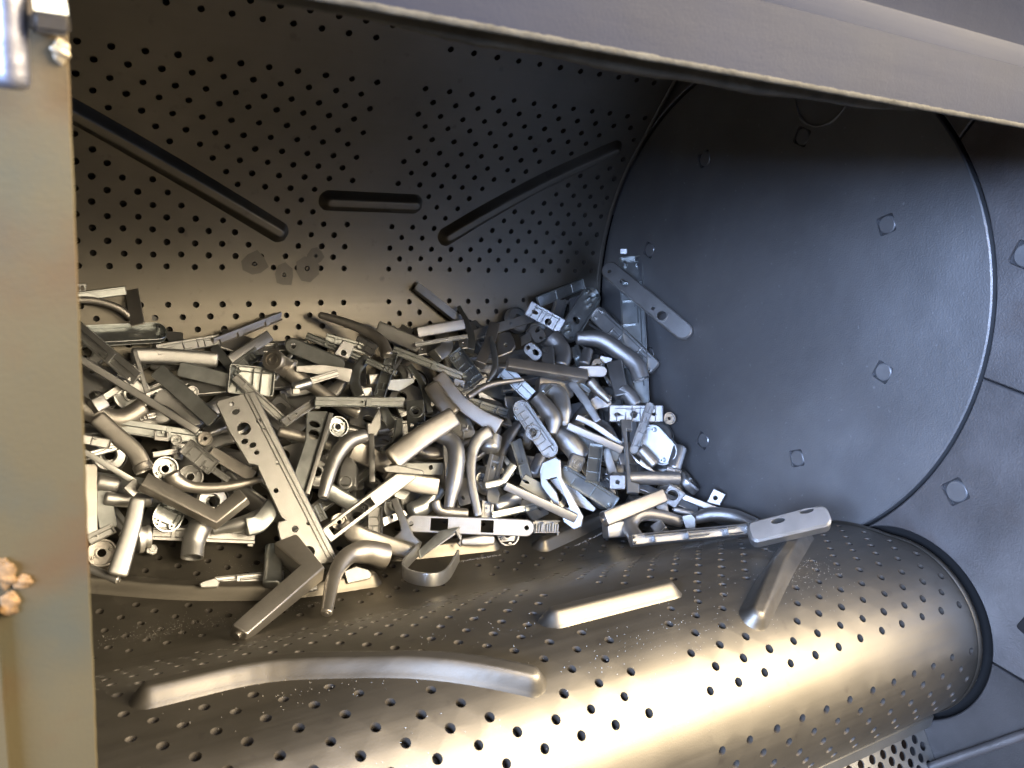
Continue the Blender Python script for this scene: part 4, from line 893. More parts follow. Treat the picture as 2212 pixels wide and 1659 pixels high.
dict(k='lever', m='g', name='door_handle', label='dark narrow toothed strip right of the C shaped hook', P=((-.3848,.2225,-.1412),(-.3791,.1963,-.1567),(-.379,.1619,-.1877)), W=(.0076,.0075,.0074), up=(-.428,-.8465,.3165), s='rect', t=.8, e=(.06,.06)),
dict(k='plate', m='g', name='bracket', label='toothed dark block below the narrow clear looking channel', x=(.9907,.0729,.1151), n=(.0467,-.9753,.2159), o=(-.4286,.1974,-.1606), L=.0419, W=.0195, poly=((.0022,.0098),(.0415,.0047),(.042,-.0017),(.0172,-.0094),(.0003,-.0035)), T=.0029),
dict(k='lever', m='z', name='door_handle', label='hollow tube end under the long bright flat bar', P=((-.328,.057,-.2846),(-.2913,.0614,-.2756)), W=(.0196,.0199), up=(-.5039,-.748,.4319), s='oval', t=.8, hollow=1, e=(.2,0)),
dict(k='cup', m='a', name='rosette', label='bright half round cup edge under the right end of the white slotted plate', x=(.9814,-.1738,-.0817), n=(-.0934,-.8036,.5878), o=(-.3206,.0285,-.3096), L=.0346, W=.0322, c=(1110,1110)),
dict(k='tray', m='g', name='handle_plate', label='shallow tray sloping up right, highest against the back wall at right', x=(.9515,.1934,.2392), n=(.1235,-.9524,.2787), o=(-.1388,.2919,-.0717), L=.1033, W=.0174, r=.0014, H=.0056, wt=.0009, ribs=((.041,-.0073,.041,.0073),(.041,-.0041,.0498,-.0041),(.0769,-.0073,.0769,.0073),(.0124,.0052,.0909,.0052))),
dict(k='plate', m='z', name='bracket', label='small pale tab with a hole left of the light two hole plate', x=(.7843,.4726,.4018), n=(-.0519,-.5954,.8018), o=(-.2021,.2329,-.1214), L=.0341, W=.0163, poly=((.0142,.008),(.0344,.0023),(.0215,-.0083),(-.0002,-.002)), h=((.0131,-.0046,.0025,.0025),), T=.0025),
dict(k='lever', m='a', name='door_handle', label='bell mouthed round neck right of the small block', P=((-.1521,.2282,-.1118),(-.1454,.2109,-.1214),(-.1472,.1973,-.1315),(-.1567,.1867,-.1434)), W=(.0305,.0262,.0233,.0217), up=(-.5724,-.7779,.2595), s='oval', t=.8, hollow=0, e=(0,.2)),
dict(k='rail', m='g', name='metal_strip', label='dark comb edged strip right of the bell mouthed neck', x=(-.0823,-.8097,-.5811), n=(-.744,-.338,.5764), o=(-.1198,.2139,-.1204), L=.0348, W=.014, sd=1, H=.007),
dict(k='lever', m='g', name='door_handle', label='thin dark rods beside the large round elbow lever', P=((-.0545,.1595,-.1447),(-.0629,.1216,-.1751)), W=(.007,.0069), up=(-.6375,-.7169,.2822), s='rect', t=.8, e=(.06,.06)),
dict(k='plate', m='a', name='bracket', label='bluish flat shell plate under the upright square handle', x=(.8759,-.3372,.345), n=(-.4615,-.7942,.3954), o=(-.1341,.1357,-.1885), L=.0362, W=.0247, poly=((.0001,.0079),(.0188,.0137),(.0362,.0059),(.0311,-.0108),(.0121,-.0082),(.0036,-.0085)), T=.0037),
dict(k='rail', m='g', name='metal_strip', label='frame with bright edges below the flat bar handle', x=(.4834,-.7023,-.5227), n=(-.6026,-.7,.3832), o=(-.2484,.1998,-.1468), L=.0553, W=.0197, sd=1, H=.0098),
dict(k='cup', m='z', name='rosette', label='small cone shaped cup next to the white rosette plate', x=(.915,-.3978,.0676), n=(-.3782,-.7872,.4872), o=(-.0289,.0769,-.1951), L=.0186, W=.0183, c=(950,260)),
dict(k='lever', m='d', name='door_handle', label='black looking round bar under the rounded half shell', P=((-.0911,.0622,-.2301),(-.0785,.0377,-.248)), W=(.0167,.0166), up=(-.6446,-.6744,.36), s='oval', t=.8),
dict(k='plate', m='a', name='bracket', label='bluish flat plate beneath the long open plate with raised blocks', x=(.5796,-.6638,-.4728), n=(-.5783,-.7438,.3352), o=(-.2281,.077,-.2629), L=.0744, W=.0219, poly=((.0085,.0085),(.0362,.0083),(.0744,.0042),(.0744,-.0021),(.0408,-.0131),(0,-.0059)), T=.0033),
dict(k='plate', m='g', name='handle_plate', label='plain dark plate sloping down right across the bright curved strap', x=(.6003,-.5803,-.5503), n=(-.4057,-.814,.4157), o=(-.7093,.2203,-.1278), L=.0892, W=.0181, r=.0022, T=.004),
dict(k='tray', m='a', name='handle_plate', label='slim white fork shaped strip poking out from the tan post', x=(.9535,-.1406,-.2664), n=(-.0266,-.9202,.3905), o=(-.7954,.1592,-.18), L=.0307, W=.0106, r=.0011, H=.005, wt=.0009, ribs=((.0121,-.0044,.0121,.0044),(.0121,.0022,.0168,.0022))),
dict(k='cup', m='z', name='rosette', label='small round eye at the upper end of the lock case', x=(.9813,-.1905,-.0265), n=(-.1557,-.8676,.4722), o=(-.6967,.1663,-.1951), L=.0108, W=.0125, c=(985,75)),
dict(k='rail', m='z', name='metal_strip', label='narrow stem coming out of the lower end of the lock case', x=(.7051,-.5003,-.5026), n=(-.3875,-.8654,.3177), o=(-.6644,.1386,-.223), L=.0233, W=.0073, sd=29, H=.0037),
dict(k='cup', m='d', name='rosette', label='round knob rosette with pale rings touching the lock case', x=(.976,-.2172,-.0147), n=(-.2049,-.9394,.275), o=(-.6668,.1598,-.1943), L=.0145, W=.0164, c=(1252,65)),
dict(k='lever', m='d', name='door_handle', label='curved round lever running right under the big plate above the mitred lever', P=((-.7087,.1352,-.2212),(-.7032,.1319,-.2302),(-.6854,.1269,-.2383),(-.6517,.1207,-.2395),(-.6126,.1179,-.2334)), W=(.0194,.0175,.0129,.011,.0078), up=(-.1929,-.8843,.4252), s='oval', t=.8),
dict(k='rail', m='z', name='metal_strip', label='short strip sloping up right from the tan post below the bright plate end', x=(.9367,.2191,.2729), n=(-.0175,-.7494,.6619), o=(-.7958,.1019,-.2717), L=.0276, W=.011, sd=55, H=.0055),
dict(k='lever', m='a', name='door_handle', label='thick stubby round elbow hanging down below the mitred lever', P=((-.6774,.0989,-.2632),(-.6865,.0932,-.2721),(-.6942,.0854,-.2839),(-.6986,.072,-.2949)), W=(.0243,.0243,.0243,.024), up=(-.1792,-.8597,.4784), s='oval', t=.8, hollow=1, e=(.2,0)),
dict(k='rail', m='a', name='metal_strip', label='long thin latch bar lying on the belt left of the L lever', x=(.9926,-.1201,-.0206), n=(-.0897,-.8347,.5433), o=(-.6831,.0352,-.3068), L=.0726, W=.0106, sd=0, H=.0053),
dict(k='plate', m='z', name='bracket', label='flattened tip of the thin latch bar lying on the belt', x=(.9938,-.1106,-.0059), n=(-.0763,-.7221,.6875), o=(-.7001,.0291,-.3027), L=.0207, W=.0109, poly=((-.0001,.001),(.0059,.0031),(.0161,.0047),(.0206,.0001),(.0181,-.0052),(.0013,-.0037)), T=.003),
dict(k='plate', m='a', name='bracket', label='bright broken shell plate lying on the belt inside the round bent lever', x=(.9728,-.2309,.0152), n=(-.2059,-.8335,.5127), o=(-.5524,-.0008,-.3051), L=.0306, W=.0196, poly=((-.0002,.0044),(.0135,.0084),(.0264,.004),(.0306,-.0006),(.029,-.0062),(.003,-.0099)), T=.003),
dict(k='rail', m='a', name='metal_strip', label='short bright bar on the belt between the L lever and round bent lever', x=(.9959,-.0317,.0844), n=(-.0722,-.8413,.5358), o=(-.6042,-.0044,-.3121), L=.0199, W=.0082, sd=1, H=.0041),
dict(k='cup', m='d', name='rosette', label='octagonal collar with a square hole below the open slotted frame', x=(.9889,-.0913,-.1177), n=(-.0198,-.8638,.5034), o=(-.5323,.0735,-.2795), L=.0198, W=.0199, c=(950,690)),
dict(k='lever', m='d', name='door_handle', label='long grey lever running right from the octagonal collar towards the U shell', P=((-.5313,.0638,-.2765),(-.5186,.0529,-.2885),(-.4877,.0384,-.2994),(-.4556,.0186,-.3069)), W=(.0142,.0236,.0215,.0167), up=(-.3626,-.7976,.482), s='soft', t=.6),
dict(k='lever', m='a', name='door_handle', label='bright small cube face inside the dark C shaped hook', P=((-.4525,.2052,-.1511),(-.438,.2059,-.1509)), W=(.0135,.0135), up=(-.2686,-.8989,.3461), s='rect', t=.8, e=(.06,.06)),
dict(k='lever', m='a', name='door_handle', label='second bright cube face, below the first inside the hook', P=((-.4691,.1902,-.1626),(-.4537,.1906,-.1625)), W=(.012,.0121), up=(-.2602,-.8967,.358), s='rect', t=.8, e=(.06,.06)),
dict(k='rail', m='g', name='metal_strip', label='long dark green rail sloping down right from the curved lever', x=(.8427,-.4597,-.2804), n=(-.4008,-.8833,.2433), o=(-.4036,.242,-.1233), L=.1027, W=.0121, sd=1, H=.006),
dict(k='lever', m='a', name='door_handle', label='thick square handle with a pale cut face under the back wall, upper middle', P=((-.4147,.2744,-.1013),(-.3905,.2589,-.1096),(-.362,.2397,-.1197)), W=(.0213,.0212,.0212), up=(-.4077,-.8746,.2626), s='rect', t=.8, e=(.06,.06)),
dict(k='rail', m='z', name='metal_strip', label='thin rail carrying two square tabs below the bright ended bar', x=(.9938,.05,.0998), n=(-.0086,-.8576,.5143), o=(-.3777,.2269,-.1127), L=.084, W=.0065, sd=20, H=.0033),
dict(k='lever', m='g', name='door_handle', label='thin crank arm rising highest between bright ended bar and semicircle plate', P=((-.2738,.3031,-.0806),(-.2738,.2737,-.0967),(-.2787,.247,-.1128),(-.2913,.2266,-.1255)), W=(.0062,.0081,.0106,.0118), up=(-.4801,-.8419,.2464), s='rect', t=.8, e=(.06,.06)),
dict(k='lever', m='a', name='door_handle', label='pale flat wedge bar right of the trumpet shaped lever', P=((-.5469,.2109,-.1325),(-.5106,.2054,-.1352),(-.4802,.1973,-.1417)), W=(.0071,.0132,.018), up=(-.2253,-.9129,.3404), s='rect', t=.3, e=(.06,.06)),
dict(k='plate', m='g', name='handle_plate', label='plain leaf plate right of the folded clamp head', x=(.2702,-.7351,-.6218), n=(-.6316,-.6228,.4617), o=(-.4461,.1724,-.1782), L=.0334, W=.0134, r=.0011, T=.0025),
dict(k='lever', m='d', name='door_handle', label='smooth brown flat lever sloping down right behind the paddle handle', P=((-.3738,.1793,-.1539),(-.3674,.1615,-.169),(-.3558,.1404,-.1857)), W=(.021,.0208,.0207), up=(-.4488,-.831,.3287), s='soft', t=.6),
dict(k='lever', m='z', name='door_handle', label='dull cup shaped neck under the pale mitred end', P=((-.3089,.1158,-.2103),(-.3185,.1015,-.2266)), W=(.0292,.029), up=(-.4953,-.7848,.3725), s='oval', t=.8, hollow=0, e=(0,.3)),
dict(k='rail', m='g', name='metal_strip', label='upright strip with a small eye left of the large triangular bracket', x=(-.0036,-.6856,-.7279), n=(-.7093,-.5114,.4851), o=(-.2735,.11,-.2167), L=.0577, W=.0151, sd=1, H=.0076),
dict(k='lever', m='d', name='door_handle', label='blunt square handle head with a lit face under the latch plate', P=((-.4672,.0907,-.2296),(-.4432,.08,-.2434),(-.4082,.0698,-.2498)), W=(.0214,.0215,.0217), up=(-.4087,-.8107,.4191), s='rect', t=.8, e=(.06,.06)),
dict(k='plate', m='a', name='handle_plate', label='light plate with two round holes, diamond shaped, upper right of centre', x=(.4624,-.7318,-.5006), n=(-.7107,-.6435,.2843), o=(-.1976,.2272,-.1198), L=.0303, W=.0205, h=((.0057,-.0004,.003,.003),(.0192,.0018,.0054,.0035)), r=.0092, T=.008),
dict(k='cup', m='a', name='rosette', label='open ring just right of the short bright barrel', x=(.9587,-.282,.0381), n=(-.2806,-.914,.293), o=(-.0987,.1739,-.1404), L=.0221, W=.0208, c=(1590,715)),
dict(k='plate', m='a', name='handle_plate', label='small white plate end above the open ring', x=(.7819,-.6177,-.0839), n=(-.5837,-.7727,.2496), o=(-.089,.1841,-.1331), L=.0184, W=.0098, r=.0008, T=.0025),
dict(k='lever', m='d', name='door_handle', label='square dark bar standing upright left of the bow shaped handle', P=((-.2367,.2575,-.0975),(-.2598,.2291,-.1166),(-.2879,.2012,-.1383)), W=(.0163,.0159,.0155), up=(-.501,-.8252,.2608), s='rect', t=.8, e=(.06,.06)),
dict(k='rail', m='g', name='metal_strip', label='dark open rail below the thin dark bowed handle', x=(.8843,-.3975,-.2448), n=(-.3859,-.9175,.096), o=(-.322,.1653,-.1764), L=.0594, W=.0116, sd=0, H=.0058),
dict(k='plate', m='d', name='handle_plate', label='rounded box head behind the other, upper one of two', x=(.9485,-.3034,-.0913), n=(-.2255,-.8489,.478), o=(-.2027,.1715,-.1625), L=.054, W=.03, r=.0075, T=.02),
dict(k='lever', m='z', name='door_handle', label='smooth narrow bar sloping down right from the flat bar handle', P=((-.1592,.1538,-.1566),(-.1508,.1265,-.1759),(-.1444,.0985,-.1983)), W=(.012,.0126,.0105), up=(-.5937,-.7422,.3109), s='rect', t=.8, e=(.06,.06)),
dict(k='rail', m='g', name='metal_strip', label='dark rail under the middle of the flat bar handle', x=(.6341,-.687,-.355), n=(-.4977,-.7139,.4925), o=(-.1648,.1704,-.1519), L=.0467, W=.0165, sd=48, H=.0083),
dict(k='lever', m='z', name='door_handle', label='ribbed round tube standing up near the disc', P=((-.0376,.0367,-.2222),(-.0597,.0202,-.2494)), W=(.02,.0198), up=(-.6698,-.6522,.3549), s='oval', t=.8),
dict(k='plate', m='g', name='handle_plate', label='dark underside plate below the long pale square bar', x=(.831,-.4979,-.2479), n=(-.4503,-.8639,.2255), o=(-.1901,.1038,-.2188), L=.079, W=.0184, r=.0015, T=.0028),
dict(k='plate', m='z', name='bracket', label='small cube with holes at the head of the twin bars', x=(.6339,-.6754,-.3768), n=(-.6807,-.7185,.143), o=(-.1639,.1232,-.1966), L=.0157, W=.0126, poly=((0,.002),(.01,.0073),(.0157,-.0039),(.0021,-.0053)), h=((.0073,0,.0021,.0021),), T=.01),
dict(k='lever', m='a', name='door_handle', label='smooth round lever ending in a square collar left of the greenish channel', P=((-.208,.1088,-.2082),(-.1962,.0908,-.2216),(-.184,.0707,-.2395)), W=(.0221,.03,.03), up=(-.5745,-.7349,.3603), s='oval', t=.8),
dict(k='lever', m='d', name='door_handle', label='square ended handle neck facing out with a round spring socket, upper left of pile', P=((-.5787,.2031,-.1172),(-.5545,.2306,-.1369)), W=(.0238,.0246), up=(-.2785,-.9121,.3008), s='rect', t=.8, sock=0, e=(0,.1)),
dict(k='rail', m='z', name='metal_strip', label='pale triple ridged rail sloping down right above the big plate', x=(.6264,-.4956,-.6016), n=(-.2542,-.8595,.4434), o=(-.6227,.2074,-.1366), L=.0792, W=.0108, sd=2, H=.0054),
dict(k='tray', m='z', name='handle_plate', label='small rectangular lock case with raised inner ribs left of the big plate', x=(.6504,-.5369,-.5373), n=(-.3159,-.8345,.4515), o=(-.6907,.1524,-.1966), L=.0412, W=.0195, r=.0016, H=.0063, wt=.0009, ribs=((.0081,-.0082,.0081,.0082),(.0081,-.0043,.0118,-.0043),(.0204,-.0082,.0204,.0082),(.0204,.0051,.0273,.0051),(.029,-.0082,.029,.0019),(.029,-.0049,.0346,-.0049),(.0049,.0059,.0363,.0059)), boss=((.0055,.0049,.0019),(.0357,-.0049,.0019))),
dict(k='lever', m='z', name='door_handle', label='narrow bar sloping to the bright square foot left of the mitred lever', P=((-.7923,.153,-.1933),(-.7455,.1314,-.2256)), W=(.0064,.0064), up=(-.0984,-.9084,.4063), s='rect', t=.8, e=(.06,.06)),
dict(k='lever', m='a', name='door_handle', label='bright square foot at the end of the narrow bar at left', P=((-.7437,.1252,-.2243),(-.7548,.1189,-.2313)), W=(.014,.014), up=(-.0547,-.9002,.432), s='rect', t=.4, e=(.06,.06)),
dict(k='lever', m='a', name='door_handle', label='flared neck of the pale paddle lever at left', P=((-.7526,.0953,-.2747),(-.7449,.0979,-.2755),(-.7351,.0988,-.2764)), W=(.033,.0229,.0255), up=(-.1241,-.8707,.476), s='oval', t=.6),
dict(k='plate', m='g', name='handle_plate', label='greenish plate with a keyhole slot standing right of the largest plate', x=(-.415,-.6352,-.6514), n=(.031,-.7254,.6876), o=(-.5285,.1663,-.1719), L=.114, W=.0351, poly=((.0084,-.0159),(-.0007,.0088),(.0255,.0181),(.1137,.0094),(.1133,-.0001),(.0934,-.0113),(.0457,-.0086)), h=((.022,-.0027,.0042,.0071),(.0356,-.0003,.0068,.0068)), T=.003),
dict(k='lever', m='a', name='door_handle', label='round elbow lever curving down right of the keyhole plate', P=((-.4835,.1244,-.1942),(-.5087,.1194,-.1982),(-.5287,.1072,-.2122),(-.5411,.093,-.2263),(-.554,.0754,-.2466)), W=(.0163,.0193,.0175,.0158,.0125), up=(-.3359,-.8512,.4033), s='oval', t=.8),
dict(k='plate', m='z', name='bracket', label='Y shaped arm with a foot, left of the white slotted plate', x=(.242,-.6525,-.7181), n=(-.5509,-.7016,.4519), o=(-.4692,.0758,-.2616), L=.0682, W=.0295, poly=((0,.0013),(.0009,.0097),(.0524,.0076),(.0637,.0127),(.0685,.0085),(.0607,.0001),(.055,-.0042),(.0457,-.0155),(.0433,-.0152),(.0396,-.0038),(.0305,-.0011)), T=.004),
dict(k='plate', m='a', name='bracket', label='curved pale bracket with one countersunk hole, upper middle left', x=(.8458,.2524,.47), n=(-.0034,-.8784,.4779), o=(-.4849,.2398,-.1286), L=.0312, W=.0254, poly=((.0222,.0118),(.0312,-.0034),(.0119,-.0128),(0,.0045)), h=((.0117,-.0021,.0037,.0037),), T=.003),
dict(k='lever', m='g', name='door_handle', label='dark C shaped hook handle in the middle of the upper pile', P=((-.448,.2238,-.1267),(-.4681,.2095,-.1402),(-.4752,.1922,-.1528),(-.4741,.174,-.164)), W=(.0142,.014,.0138,.0137), up=(-.3636,-.8779,.3117), s='soft', t=.6),
dict(k='tray', m='g', name='handle_plate', label='narrow clear looking channel with inner ribs standing below the long curved lever', x=(-.4953,-.6837,-.5359), n=(-.2765,-.4607,.8434), o=(-.4115,.2245,-.1196), L=.0791, W=.0149, r=.0012, H=.005, wt=.0009, ribs=((.0101,-.0063,.0101,.0063),(.0101,.0014,.02,.0014),(.0232,-.0063,.0232,.0063),(.0232,-.0034,.0319,-.0034),(.039,-.0063,.039,.0063),(.054,-.0063,.054,.0063),(.054,.0004,.0653,.0004),(.066,-.0063,.066,.0063),(.066,-.0043,.0736,-.0043),(.0095,.0045,.0696,.0045))),
dict(k='plate', m='a', name='bracket', label='bright notched clip at the lower end of the long dark green rail', x=(.6819,-.6054,-.4106), n=(-.5342,-.7956,.2858), o=(-.335,.19,-.1535), L=.0194, W=.014, poly=((0,.0046),(.0155,.0085),(.0194,-.0024),(.0118,.0001),(.0124,-.0055),(.0033,-.0053)), T=.004),
dict(k='plate', m='z', name='bracket', label='left square tab with a hole under the thin rail', x=(-.2968,-.7996,-.5221), n=(-.1523,-.5001,.8525), o=(-.3607,.2399,-.1154), L=.0207, W=.0143, poly=((.0013,-.0073),(-.0012,.0069),(.0187,.0063),(.0217,-.0059)), h=((.0122,-.0003,.0018,.0018),), T=.0025),
dict(k='plate', m='a', name='bracket', label='right square tab with a hole under the thin rail', x=(-.5765,-.6615,-.4797), n=(-.2007,-.4544,.8679), o=(-.2917,.2419,-.108), L=.0282, W=.0178, poly=((.0077,-.009),(.0004,.0034),(.0203,.0087),(.0278,-.0031)), h=((.0149,.0003,.0018,.0018),), T=.0027),
dict(k='lever', m='z', name='door_handle', label='dark stub with a rounded foot right of the left square tab', P=((-.3184,.2428,-.1102),(-.3332,.2258,-.1207),(-.3522,.2148,-.1272)), W=(.0118,.0193,.019), up=(-.454,-.849,.2704), s='rect', t=.8, e=(.06,.06)),
dict(k='tray', m='g', name='handle_plate', label='greenish lock plate with square cells in the upper middle of the pile', x=(.2631,-.7947,-.547), n=(-.6729,-.5574,.4863), o=(-.3194,.2239,-.1235), L=.0581, W=.0244, r=.002, H=.0078, wt=.0011, ribs=((.0115,-.0102,.0115,.0024),(.0115,-.0052,.0205,-.0052),(.0234,-.0102,.0234,.0024),(.0234,.0063,.0315,.0063),(.0334,-.0102,.0334,.0102),(.0334,.002,.0436,.002),(.048,-.0102,.048,.0102),(.048,-.0041,.0541,-.0041),(.007,.0073,.0512,.0073)), boss=((.0068,.0061,.0024),(.0513,-.0061,.0024),(.0068,-.0061,.0024))),
dict(k='plate', m='a', name='bracket', label='folded clamp head on top of the thin bright upright rod', x=(-.4511,-.4411,-.7758), n=(-.1809,-.8061,.5635), o=(-.4513,.1631,-.1749), L=.0405, W=.0192, poly=((.0247,-.0094),(.0231,-.005),(0,-.0014),(.0082,.0044),(.0256,.0093),(.038,.0065),(.0405,-.0043)), T=.005),
dict(k='lever', m='d', name='door_handle', label='long dark square lever with a pale mitred end in the middle of the pile', P=((-.3556,.1939,-.1468),(-.3376,.1661,-.1729),(-.3178,.1441,-.189),(-.2932,.1216,-.2014)), W=(.0188,.0199,.0205,.0236), up=(-.4767,-.8145,.3306), s='rect', t=.7, e=(.06,.06)),
dict(k='cup', m='z', name='rosette', label='small pale eye bracket left of the thick ridged block', x=(.987,-.1467,-.0654), n=(-.0897,-.8413,.5331), o=(-.3375,.0821,-.2529), L=.0154, W=.0143, c=(875,625)),
dict(k='rail', m='a', name='metal_strip', label='pale ridged foot block standing above the white slotted plate', x=(-.2448,-.4849,-.8396), n=(-.3434,-.7664,.5428), o=(-.3393,.0563,-.2727), L=.0227, W=.0158, sd=2, H=.0079),
dict(k='plate', m='g', name='handle_plate', label='dark plate with a slot crossing behind the long bright flat bar', x=(.7803,-.4685,-.4143), n=(-.3553,-.8773,.3227), o=(-.2827,.0682,-.2565), L=.0485, W=.0177, h=((.0055,.0004,.0055,.0019),), r=.0014, T=.0027),
dict(k='lever', m='a', name='door_handle', label='short handle end with an oval stamp under the white slotted plate', P=((-.3919,.0242,-.306),(-.3695,.0178,-.305),(-.3511,.0138,-.3055)), W=(.0087,.0138,.0124), up=(-.4693,-.744,.4757), s='soft', t=.6),
dict(k='lever', m='d', name='door_handle', label='small bent handle with a flat round tip below the banana shaped lever', P=((-.4112,.0654,-.2655),(-.4088,.0601,-.2752),(-.3978,.0557,-.2795),(-.3731,.0465,-.2813)), W=(.0116,.013,.0138,.0132), up=(-.4426,-.7779,.446), s='oval', t=.8),
dict(k='plate', m='z', name='bracket', label='small torn clip hanging below the blunt square handle head', x=(.9956,-.0559,-.0757), n=(-.0309,-.954,.2982), o=(-.4609,.0852,-.2606), L=.0261, W=.0178, poly=((-.0001,.0015),(.0087,.0097),(.0257,.0041),(.0199,-.0035),(.0154,-.0076),(.0046,-.0043)), T=.0027),
dict(k='lever', m='a', name='door_handle', label='large round elbow lever under the boxed channel at right', P=((-.1189,.2114,-.1075),(-.0894,.1907,-.1055),(-.0701,.1675,-.1167),(-.0547,.1434,-.1302),(-.0532,.1254,-.149)), W=(.0208,.0259,.0251,.0264,.0261), up=(-.624,-.7395,.2525), s='oval', t=.8, hollow=1, e=(.2,0)),
dict(k='plate', m='z', name='handle_plate', label='small block with a square hole at its top standing below the two hole plates', x=(-.3303,-.7406,-.5852), n=(-.5785,-.331,.7455), o=(-.1757,.2028,-.1163), L=.0356, W=.017, h=((.0085,-.0026,.0048,.0048),), ring=((.0085,-.0026,.0027,0),), r=.0014, T=.01),
dict(k='lever', m='a', name='door_handle', label='short bright barrel above the flat bar handle at right', P=((-.1098,.1892,-.1215),(-.1275,.1716,-.1374)), W=(.0166,.0163), up=(-.6594,-.7059,.2585), s='oval', t=.8, hollow=0, e=(0,.2)),
dict(k='lever', m='g', name='door_handle', label='thin dark bow shaped handle upper centre right', P=((-.2591,.2263,-.1048),(-.2659,.1998,-.124),(-.2758,.1797,-.1375),(-.2955,.164,-.1512)), W=(.0046,.0084,.0083,.005), up=(-.5046,-.8173,.2783), s='oval', t=.8),
dict(k='lever', m='a', name='door_handle', label='upright square handle with a bright lower face near the disc', P=((-.0808,.158,-.1341),(-.0875,.1389,-.1491),(-.0934,.1152,-.1706)), W=(.0235,.0226,.0203), up=(-.6263,-.7274,.2804), s='rect', t=.8, e=(.06,.06)),
dict(k='lever', m='d', name='door_handle', label='dark smooth lever sloping down right under the flat bar handle', P=((-.1363,.1433,-.1518),(-.1285,.1286,-.1628),(-.1179,.111,-.1743)), W=(.0161,.014,.0106), up=(-.6079,-.7365,.2966), s='oval', t=.8, tip=1),
dict(k='lever', m='d', name='door_handle', label='thin dark bowed handle left of the rounded box heads', P=((-.3334,.1468,-.1638),(-.2953,.1588,-.1535),(-.2397,.1582,-.1488)), W=(.0086,.0088,.0058), up=(-.5047,-.8063,.3085), s='oval', t=.8),
dict(k='lever', m='z', name='door_handle', label='rounded box head shaped like a hood, lower one of two', P=((-.2059,.1636,-.1652),(-.1874,.1452,-.1685),(-.1888,.1271,-.187),(-.1945,.1117,-.207)), W=(.0157,.025,.0261,.0168), up=(-.5655,-.7606,.3191), s='soft', t=.8),
dict(k='rail', m='g', name='metal_strip', label='thin bracket arm left of the ring hub plate', x=(-.8475,-.3748,-.376), n=(-.0615,-.6341,.7708), o=(-.1997,.1468,-.1544), L=.0869, W=.0077, sd=38, H=.0039),
dict(k='tray', m='z', name='handle_plate', label='open rounded half shell right of the upright I shaped bar', x=(.3294,-.7811,-.5305), n=(-.7865,-.5379,.3035), o=(-.0809,.0745,-.205), L=.0628, W=.039, r=.0176, H=.02, wt=.0018, boss=((.0109,.0097,.0032),(.0519,-.0097,.0032))),
dict(k='lever', m='z', name='door_handle', label='thin pale twin bars above the long pale square bar', P=((-.1746,.111,-.1926),(-.1512,.092,-.2028),(-.1252,.0647,-.2208)), W=(.0085,.0086,.0082), up=(-.6032,-.7218,.3393), s='rect', t=.8, e=(.06,.06)),
dict(k='lever', m='z', name='door_handle', label='grey bent strap between greenish channel and square tab', P=((-.1464,.072,-.228),(-.147,.0479,-.2548),(-.1572,.0421,-.264)), W=(.0122,.0121,.0121), up=(-.6081,-.6976,.3789), s='rect', t=.8, e=(.06,.06)),
dict(k='lever', m='z', name='door_handle', label='dark block resting on the belt under the square lever bar', P=((-.1923,-.0083,-.3076),(-.1616,-.013,-.3083)), W=(.0214,.0217), up=(-.6038,-.6631,.4424), s='rect', t=.8, e=(.06,.06)),
dict(k='rail', m='a', name='metal_strip', label='pale ridged rail meeting the triple ridged rail at a corner', x=(.8744,.3503,.3358), n=(.0262,-.7251,.6881), o=(-.5801,.1495,-.1786), L=.0526, W=.0106, sd=2, H=.0053),
dict(k='lever', m='d', name='door_handle', label='square mitred lever bent like a V, lying in front at left', P=((-.7407,.1123,-.217),(-.6727,.0815,-.2574),(-.6396,.0883,-.2375)), W=(.017,.017,.0171), up=(-.1761,-.4402,.8804), s='rect', t=.9, sharp=True, e=(.05,.12)),
dict(k='lever', m='a', name='door_handle', label='pale paddle shaped lever standing upright near the tan post', P=((-.7462,.1094,-.2344),(-.7557,.0902,-.2588),(-.7742,.0604,-.2951)), W=(.0158,.0176,.0204), up=(-.0483,-.8834,.4662), s='soft', t=.45),
dict(k='lever', m='a', name='door_handle', label='bright thin edge rod on the right side of the keyhole plate', P=((-.5181,.1585,-.1757),(-.568,.0892,-.246)), W=(.0056,.0053), up=(-.2126,-.8863,.4115), s='rect', t=.8, e=(.06,.06)),
dict(k='lever', m='a', name='door_handle', label='thin bright upright rod in the middle left of the pile', P=((-.4762,.1275,-.1954),(-.4894,.0842,-.2395)), W=(.0069,.0067), up=(-.2589,-.8716,.4163), s='rect', t=.8, e=(.06,.06)),
dict(k='lever', m='d', name='door_handle', label='long curved round lever rising to the left against the back wall, highest in the middle', P=((-.4952,.2828,-.0829),(-.4677,.2661,-.0886),(-.4419,.2474,-.0969),(-.4263,.2293,-.1076),(-.4245,.2121,-.123)), W=(.0094,.012,.0138,.0149,.0172), up=(-.3659,-.8931,.2617), s='oval', t=.8, tip=0),
dict(k='rail', m='g', name='metal_strip', label='greenish rail arm reaching right from the dark C shaped hook', x=(.8013,-.5132,-.3073), n=(-.3796,-.8333,.4018), o=(-.4564,.2064,-.1241), L=.0427, W=.0085, sd=30, H=.0043),
dict(k='rail', m='a', name='metal_strip', label='pale rail with two square windows on top of the trumpet shaped lever', x=(.9709,.0196,.2385), n=(-.0764,-.9191,.3866), o=(-.5403,.1933,-.1458), L=.0439, W=.0089, sd=2, H=.0045),
dict(k='lever', m='g', name='door_handle', label='short barrel pushed over the windowed pale rail', P=((-.5595,.1834,-.1478),(-.5352,.1877,-.1437)), W=(.0128,.0129), up=(-.301,-.8972,.3231), s='oval', t=.8),
